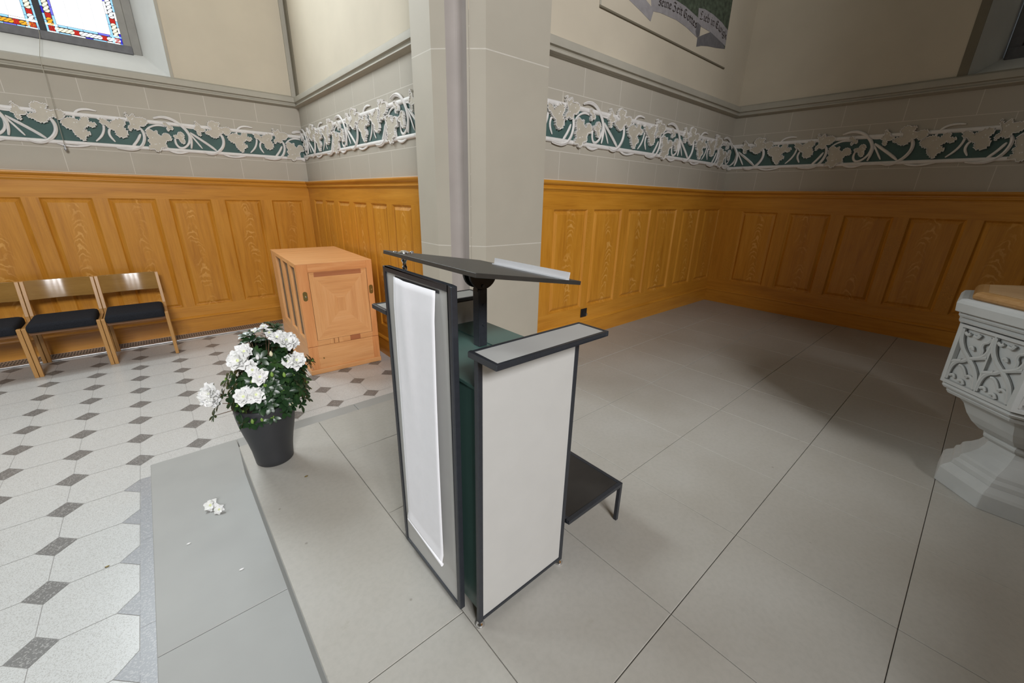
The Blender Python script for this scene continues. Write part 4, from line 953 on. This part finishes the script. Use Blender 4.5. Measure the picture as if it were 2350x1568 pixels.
# silhouette of the bush: half width left/right at height z
def halfw(z):
    prof_ = [(0.27, 0.105), (0.32, 0.150), (0.38, 0.160), (0.44, 0.150), (0.50, 0.125), (0.56, 0.105), (0.62, 0.07), (0.66, 0.025)]
    for (a, b), (c, d) in zip(prof_, prof_[1:]):
        if a <= z <= c: return b+(d-b)*(z-a)/(c-a)
    return 0.02
for k in range(250):
    z = rng.triangular(0.275, 0.66, 0.36); h = halfw(z)
    th_ = rng.uniform(0, 2*PI); rr = h*math.sqrt(rng.uniform(0.25, 1.0))
    cshift = -0.035 - 0.10*(z-0.40)
    tips.append((P3(cshift+rr*cos(th_), z, rr*sin(th_)*0.95), Vector((0, 0, 0))))
for u, z, dep in ((-0.190, 0.470, 0.02), (-0.165, 0.455, 0.05), (-0.205, 0.445, 0.0), (-0.215, 0.462, 0.02), (-0.150, 0.36, 0.07), (-0.155, 0.325, 0.05), (-0.165, 0.30, 0.06), (-0.14, 0.275, 0.06), (0.183, 0.305, 0.04), (0.155, 0.365, 0.06), (0.135, 0.39, 0.05), (0.175, 0.40, 0.02), (0.11, 0.455, 0.04), (-0.08, 0.655, 0.0), (-0.10, 0.645, 0.02), (0.01, 0.63, 0.03), (0.0, 0.615, 0.05), (0.09, 0.268, 0.09), (0.06, 0.262, 0.10), (-0.02, 0.272, 0.115), (0.03, 0.265, 0.11), (-0.07, 0.275, 0.10), (0.03, 0.55, 0.04)):
    tips.append((P3(u, z, dep), None))
trunk = P3(-0.01, 0.275, 0)
for n_, (p, _) in enumerate(tips):
    ax_ = p - P3(-0.03, min(p.z-0.03, 0.52), 0); out = ax_.normalized() if ax_.length > 0.01 else Vector((0, 0, 1))
    out = (out + Vector((0, 0, 0.35))).normalized()
    if n_ % 2 == 0 or _ is None:
        mid = trunk.lerp(p, 0.55) + Vector((rng.uniform(-.015, .015), rng.uniform(-.015, .015), 0.01))
        tw.tube([trunk + Vector((rng.uniform(-.03, .03), rng.uniform(-.03, .03), 0)), mid, p], [0.0028, 0.002, 0.0013], 5)
    nl = rng.randint(6, 9); a0 = rng.uniform(0, 6.28); t1 = out.orthogonal().normalized(); t2 = out.cross(t1)
    fresh = rng.random() < 0.07
    for q in range(nl):
        a_ = a0 + 2*PI*q/nl + rng.uniform(-.25, .25); rad_ = t1*cos(a_)+t2*sin(a_)
        dv_ = rad_*rng.uniform(0.75, 1.0) + out*rng.uniform(0.05, 0.6)
        L = rng.uniform(0.026, 0.043)
        leafquad(fol, p, dv_, out, L, L*rng.uniform(0.21, 0.28), 0)
    if fresh or rng.random() < 0.10:
        for q in range(4):
            a_ = a0 + 1.57*q; dv_ = (t1*cos(a_)+t2*sin(a_))*0.5 + out
            leafquad(fol, p, dv_, out, 0.013, 0.003, 1)
fo = fol.build('foliage', [mat['leaf'], mat['newleaf']], az_, smooth='all'); fo['kind'] = 'stuff'
tw.build('branches', mat['stem'], az_, smooth='all')
def blossom(name, c, R, face_, parent, n1=7, rings_=3, seed=0, tint=False):
    """double azalea flower: ruffled petals in whorls round a pale throat"""
    rg = random.Random(seed); mb = MB(); n = Vector(face_).normalized(); t1 = n.orthogonal().normalized(); t2 = n.cross(t1)
    for w_ in range(rings_):
        k_ = max(4, n1-w_-(0 if rings_ < 3 else 0)); lift = 0.12+0.62*w_/max(1, rings_); sc = 1.0-0.24*w_; a0 = rg.uniform(0, 6)
        for q in range(k_):
            a_ = a0 + 2*PI*q/k_ + rg.uniform(-.12, .12)
            rd = t1*cos(a_)+t2*sin(a_); td = n.cross(rd); vr = rg.uniform(0.82, 1.12); tl = rg.uniform(-0.12, 0.22)
            G_ = []
            for i in range(5):
                u = i/4; row = []
                for j in range(5):
                    v_ = (j-2)/2; wdt = R*sc*(0.12+0.36*sin(PI*min(1, 0.12+u*0.74)))
                    rl = R*(0.13*sin(6*v_+3*u+seed+q)*u + tl*u*u)
                    row.append(c + rd*(R*sc*vr*(0.08+0.92*u*(1-0.20*v_*v_+0.05*cos(9*v_)*u))) + td*(wdt*v_) + n*(R*(lift*u*(1.1-0.5*u)+0.05*w_)+rl+0.10*R*v_*v_*u))
                G_.append(row)
            mb.rings(G_, cap=False, closed=False)
    o = mb.build(name, mat['petal'], parent, smooth='all', world=parent is not None)
    return o
def throat(c, face_, R, parent):
    n = Vector(face_).normalized(); mb = MB(); t1 = n.orthogonal().normalized()
    mb.rings([[c+n*(R*h)+(t1*cos(a_)+n.cross(t1)*sin(a_))*(R*r_0) for a_ in [2*PI*k/8 for k in range(8)]] for r_0, h in ((0.16, 0.02), (0.17, 0.16), (0.06, 0.26))])
    return mb.build('flower_throat', mat['centre'], parent, smooth='all')
fl_ = [(0.056, 0.553, 0.105, 0.046, (-0.5, -1, 0.5)), (0.030, 0.580, 0.085, 0.036, (-0.3, -1, 0.8)), (0.072, 0.545, 0.08, 0.034, (-0.9, -0.8, 0.3)), (0.020, 0.525, 0.11, 0.030, (-0.3, -1, 0.3)),
       (-0.125, 0.592, 0.06, 0.044, (0.5, -1, 0.5)), (-0.148, 0.580, 0.05, 0.036, (0.9, -0.8, 0.4)), (-0.095, 0.610, 0.05, 0.034, (0.1, -1, 0.8)), (-0.070, 0.632, 0.04, 0.026, (0.1, -1, 1)),
       (-0.150, 0.500, 0.075, 0.043, (0.4, -1, 0.5)), (-0.115, 0.508, 0.09, 0.030, (0, -1, 0.3)),
       (0.016, 0.510, 0.125, 0.027, (-0.2, -1, 0.4)), (-0.004, 0.478, 0.135, 0.034, (0, -1, 0.35)),
       (0.064, 0.405, 0.135, 0.040, (-0.3, -1, 0.5)), (0.022, 0.405, 0.14, 0.038, (0.1, -1, 0.4)), (0.042, 0.418, 0.12, 0.030, (0, -1, 0.7)),
       (0.178, 0.408, 0.045, 0.046, (-0.7, -1, 0.5)), (0.195, 0.395, 0.03, 0.038, (-1, -0.7, 0.3)), (0.172, 0.388, 0.055, 0.036, (-0.4, -1, 0.1)),
       (-0.015, 0.640, 0.02, 0.016, (-0.4, -1, 1)), (-0.055, 0.657, 0.02, 0.016, (0, -1, 1))]
for i, (u, z, dep, R, f) in enumerate(fl_):      # f: (right, away, up)
    fv = rv*f[0] + vd*f[1] + Vector((0, 0, f[2])); c = P3(u, z, dep)
    b_ = blossom('flower', c, R, fv, az_, 8 if R > 0.032 else 6, 3 if R > 0.028 else 2, i)
    throat(c, fv, R, b_)
for u, z, dep, m_ in ((-0.010, 0.555, 0.115, 'petal'), (0.052, 0.560, -0.0, 'cream_bud'), (-0.060, 0.555, 0.10, 'cream_bud'), (-0.048, 0.478, 0.14, 'newleaf'), (-0.092, 0.462, 0.13, 'newleaf'), (0.055, 0.270, 0.11, 'newleaf'), (0.02, 0.272, 0.115, 'newleaf')):
    c = P3(u, z, dep); mb = MB()
    mb.lathe([(0.001, c.z-0.010), (0.006, c.z-0.005), (0.0075, c.z+0.003), (0.004, c.z+0.011), (0.0008, c.z+0.015)], 8, (c.x, c.y)); mb.build('flower_bud', mat[m_], az_, smooth='all')
b_ = blossom('wilted_flower', P3(-0.090, 0.330, 0.125), 0.024, (0.3, -1, 0.2), az_, 5, 2, 77); b_.data.materials[0] = mat['cream_bud']; b_['label'] = 'wilting cream flower'

# fallen blossoms and specks on the step
def onz(name, x, y, z, R, seed, label):
    c = Vector((x, y, z+R*0.25)); o = blossom(name, Vector((0, 0, R*0.22)), R, (-0.4, -0.6, 0.9), None, 6, 2, seed); o.location = (x, y, z)
    zmin = min(v.co.z for v in o.data.vertices); o.location.z = z - zmin
    tag(o, label, 'flower', 'fallen white blossoms on the step'); t_ = throat(Vector((0, 0, R*0.25)), (-0.4, -0.6, 0.9), R, None); t_.parent = o; return o
onz('fallen_blossom', -0.054, 1.985, ZS, 0.030, 5, 'larger of the two fallen white blossoms on the grey step')
onz('fallen_blossom', -0.028, 1.935, ZS, 0.025, 9, 'smaller fallen white blossom lying nearer the platform edge')
for x, y, z, R, m_, lb in ((-0.006, 1.526, ZS, 0.006, 'petal', 'tiny white petal scrap near the front of the grey step'), (-0.148, 1.80, ZS, 0.0055, 'petal', 'tiny white petal scrap on the grey step left of the fallen blossoms'), (-0.437, 2.077, ZL, 0.006, 'brass', 'small brown scrap on the pale terrazzo tiles'), (0.298, 1.721, 0, 0.006, 'brass', 'small brown scrap on the platform in front of the azalea pot')):
    mb = MB(); mb.rings([[(x+R*k*cos(t)*1.4, y+R*k*sin(t)*0.7, z+h) for t in [2*PI*j/9 for j in range(9)]] for k, h in ((0.7, 0.0002), (1.0, 0.0022), (0.5, 0.004))])
    tag(mb.build('petal_scrap', mat[m_]), lb, 'petal')

# ------------------------------------------------------------------ carved octagonal stone font
fx, fy = 2.64, -0.36
fo_ = empty('baptismal_font', (fx, fy, 0)); tag(fo_, 'carved octagonal grey stone font standing at the right edge', 'font')
def octo(name, prof, m, bevel=0.0):
    mb = MB(); mb.lathe(prof, 8, (fx, fy), rad(22.5)); return mb.build(name, m, fo_, bevel=bevel)
FS = mat['fontstone']
octo('plinth', [(0.252, 0), (0.252, 0.070), (0.246, 0.082), (0.228, 0.098), (0.222, 0.104)], FS, 0.003)
octo('base_moulding', [(0.222, 0.104), (0.219, 0.122), (0.206, 0.134), (0.203, 0.150), (0.196, 0.158), (0.178, 0.172), (0.158, 0.195), (0.145, 0.222), (0.139, 0.248)], FS)
octo('neck_roll', [(0.139, 0.246), (0.152, 0.250), (0.163, 0.262), (0.165, 0.272), (0.158, 0.282), (0.150, 0.286)], FS)
octo('bowl_cup', [(0.150, 0.286), (0.186, 0.292), (0.218, 0.320), (0.244, 0.355), (0.266, 0.398), (0.290, 0.422), (0.300, 0.428)], FS)
octo('bowl_moulding', [(0.300, 0.426), (0.328, 0.432), (0.336, 0.444), (0.330, 0.452), (0.348, 0.456), (0.356, 0.466), (0.352, 0.474), (0.345, 0.478)], FS)
ap = cos(PI/8)
octo('bowl', [(0.345, 0.477), (0.354, 0.483), (0.359, 0.740), (0.352, 0.748)], FS)
octo('neck_moulding', [(0.352, 0.746), (0.382, 0.750), (0.386, 0.758), (0.378, 0.764), (0.374, 0.768), (0.388, 0.772), (0.393, 0.780), (0.385, 0.790)], FS)
octo('rim', [(0.385, 0.789), (0.408, 0.793), (0.413, 0.828), (0.404, 0.842), (0.384, 0.846), (0.30, 0.846)], FS, 0.003)
# carved faces: border frame and flowing tracery standing proud of the sunk field
for k in range(8):
    ang = PI/4*k; nrm = Vector((cos(ang), sin(ang), 0)); tan = Vector((-sin(ang), cos(ang), 0))
    zb_, zt_ = 0.483, 0.743; Rm = 0.356*ap; hw_ = 0.359*sin(PI/8)
    def ff(s_, z, d):
        t = (z-zb_)/(zt_-zb_); R = (0.367+0.010*t)*ap - 0.0115 + d
        p = Vector((fx, fy, 0)) + nrm*R + tan*s_; return (p.x, p.y, z)
    mb = MB(); q = hw_
    O = [(-q-0.004, zb_), (q+0.004, zb_), (q+0.006, zt_), (-q-0.006, zt_)]; I = [(-q+0.012, zb_+0.014), (q-0.012, zb_+0.014), (q-0.010, zt_-0.012), (-q+0.010, zt_-0.012)]
    mb.rings([[ff(*p, -0.004) for p in O], [ff(*p, 0.0115) for p in O], [ff(*p, 0.0115) for p in I], [ff(*p, -0.001) for p in [(x*0.95, zb_+(z-zb_)*0.985+0.002) for x, z in I]]], cap=False)
    def rib(pts, w_=0.0095, d=0.005):
        pts = chaikin(pts, False, 2); nn = Vector(ff(0, 0.6, 1))-Vector(ff(0, 0.6, 0))
        mb.tube([ff(s_, z, d) for s_, z in pts], w_, 6, flat=(nn, 0.75))
    for side in (0, 1):
        a, b = (-q+0.010, 0.0) if side == 0 else (0.0, q-0.010)
        if k % 1 == 0: X = lambda u: b-(b-a)*u        # mirrored so the flow leans like the carving
        Z = lambda v: zb_+0.012+(zt_-zb_-0.024)*v
        R_ = lambda L, w_=0.0085, d=0.005: rib([(X(u), Z(v)) for u, v in L], w_, d)
        # S-curve dividing two mouchettes
        R_([(1.0, 0.98), (0.97, 0.80), (0.80, 0.63), (0.52, 0.50), (0.30, 0.40), (0.12, 0.25), (0.04, 0.03)], 0.010)
        R_([(0.02, 0.62), (0.20, 0.58), (0.42, 0.52), (0.52, 0.50)]); R_([(0.52, 0.50), (0.66, 0.42), (0.82, 0.40), (1.0, 0.36)])
        R_([(0.02, 0.98), (0.03, 0.75), (0.12, 0.62), (0.3, 0.55)])
        R_([(0.98, 0.03), (0.97, 0.25), (0.88, 0.36), (0.7, 0.43)])
        # cusps of the upper and lower trefoils
        R_([(0.10, 0.95), (0.16, 0.86), (0.28, 0.84), (0.30, 0.76), (0.22, 0.70), (0.24, 0.62)], 0.0065, 0.004)
        R_([(0.92, 0.92), (0.82, 0.88), (0.74, 0.92)], 0.0065, 0.004); R_([(0.45, 0.95), (0.50, 0.88), (0.64, 0.90)], 0.0065, 0.004)
        R_([(0.62, 0.68), (0.56, 0.72), (0.50, 0.66)], 0.0065, 0.004)
        R_([(0.14, 0.08), (0.22, 0.20), (0.36, 0.22), (0.42, 0.16), (0.50, 0.26), (0.64, 0.34), (0.74, 0.33)], 0.0065, 0.004)
        R_([(0.92, 0.10), (0.80, 0.14), (0.74, 0.08)], 0.0065, 0.004); R_([(0.40, 0.03), (0.48, 0.10), (0.60, 0.06)], 0.0065, 0.004)
    mb.rings([[ff(s_, z, -0.004) for s_, z in ((-0.0045, zb_+0.01), (0.0045, zb_+0.01), (0.0045, zt_-0.01), (-0.0045, zt_-0.01))], [ff(s_, z, 0.009) for s_, z in ((-0.0035, zb_+0.01), (0.0035, zb_+0.01), (0.0035, zt_-0.01), (-0.0035, zt_-0.01))]])
    mb.build('carved_face', FS, fo_, smooth=True)
ld = empty('font_lid', (fx, fy, 0.846)); tag(ld, 'flat octagonal oak lid lying on the stone font', 'lid')
mb = MB(); mb.lathe([(0.366, 0.846), (0.372, 0.852), (0.374, 0.862), (0.366, 0.874), (0.350, 0.880), (0.336, 0.881)], 8, (fx, fy), rad(22.5)); mb.build('lid_rim', mat['lidX'], ld)
mb = MB()
mb.lathe([(0.334, 0.877), (0.332, 0.8815), (0.02, 0.8835)], 8, (fx, fy), rad(22.5)); mb.build('lid_boards', mat['lid'], ld)
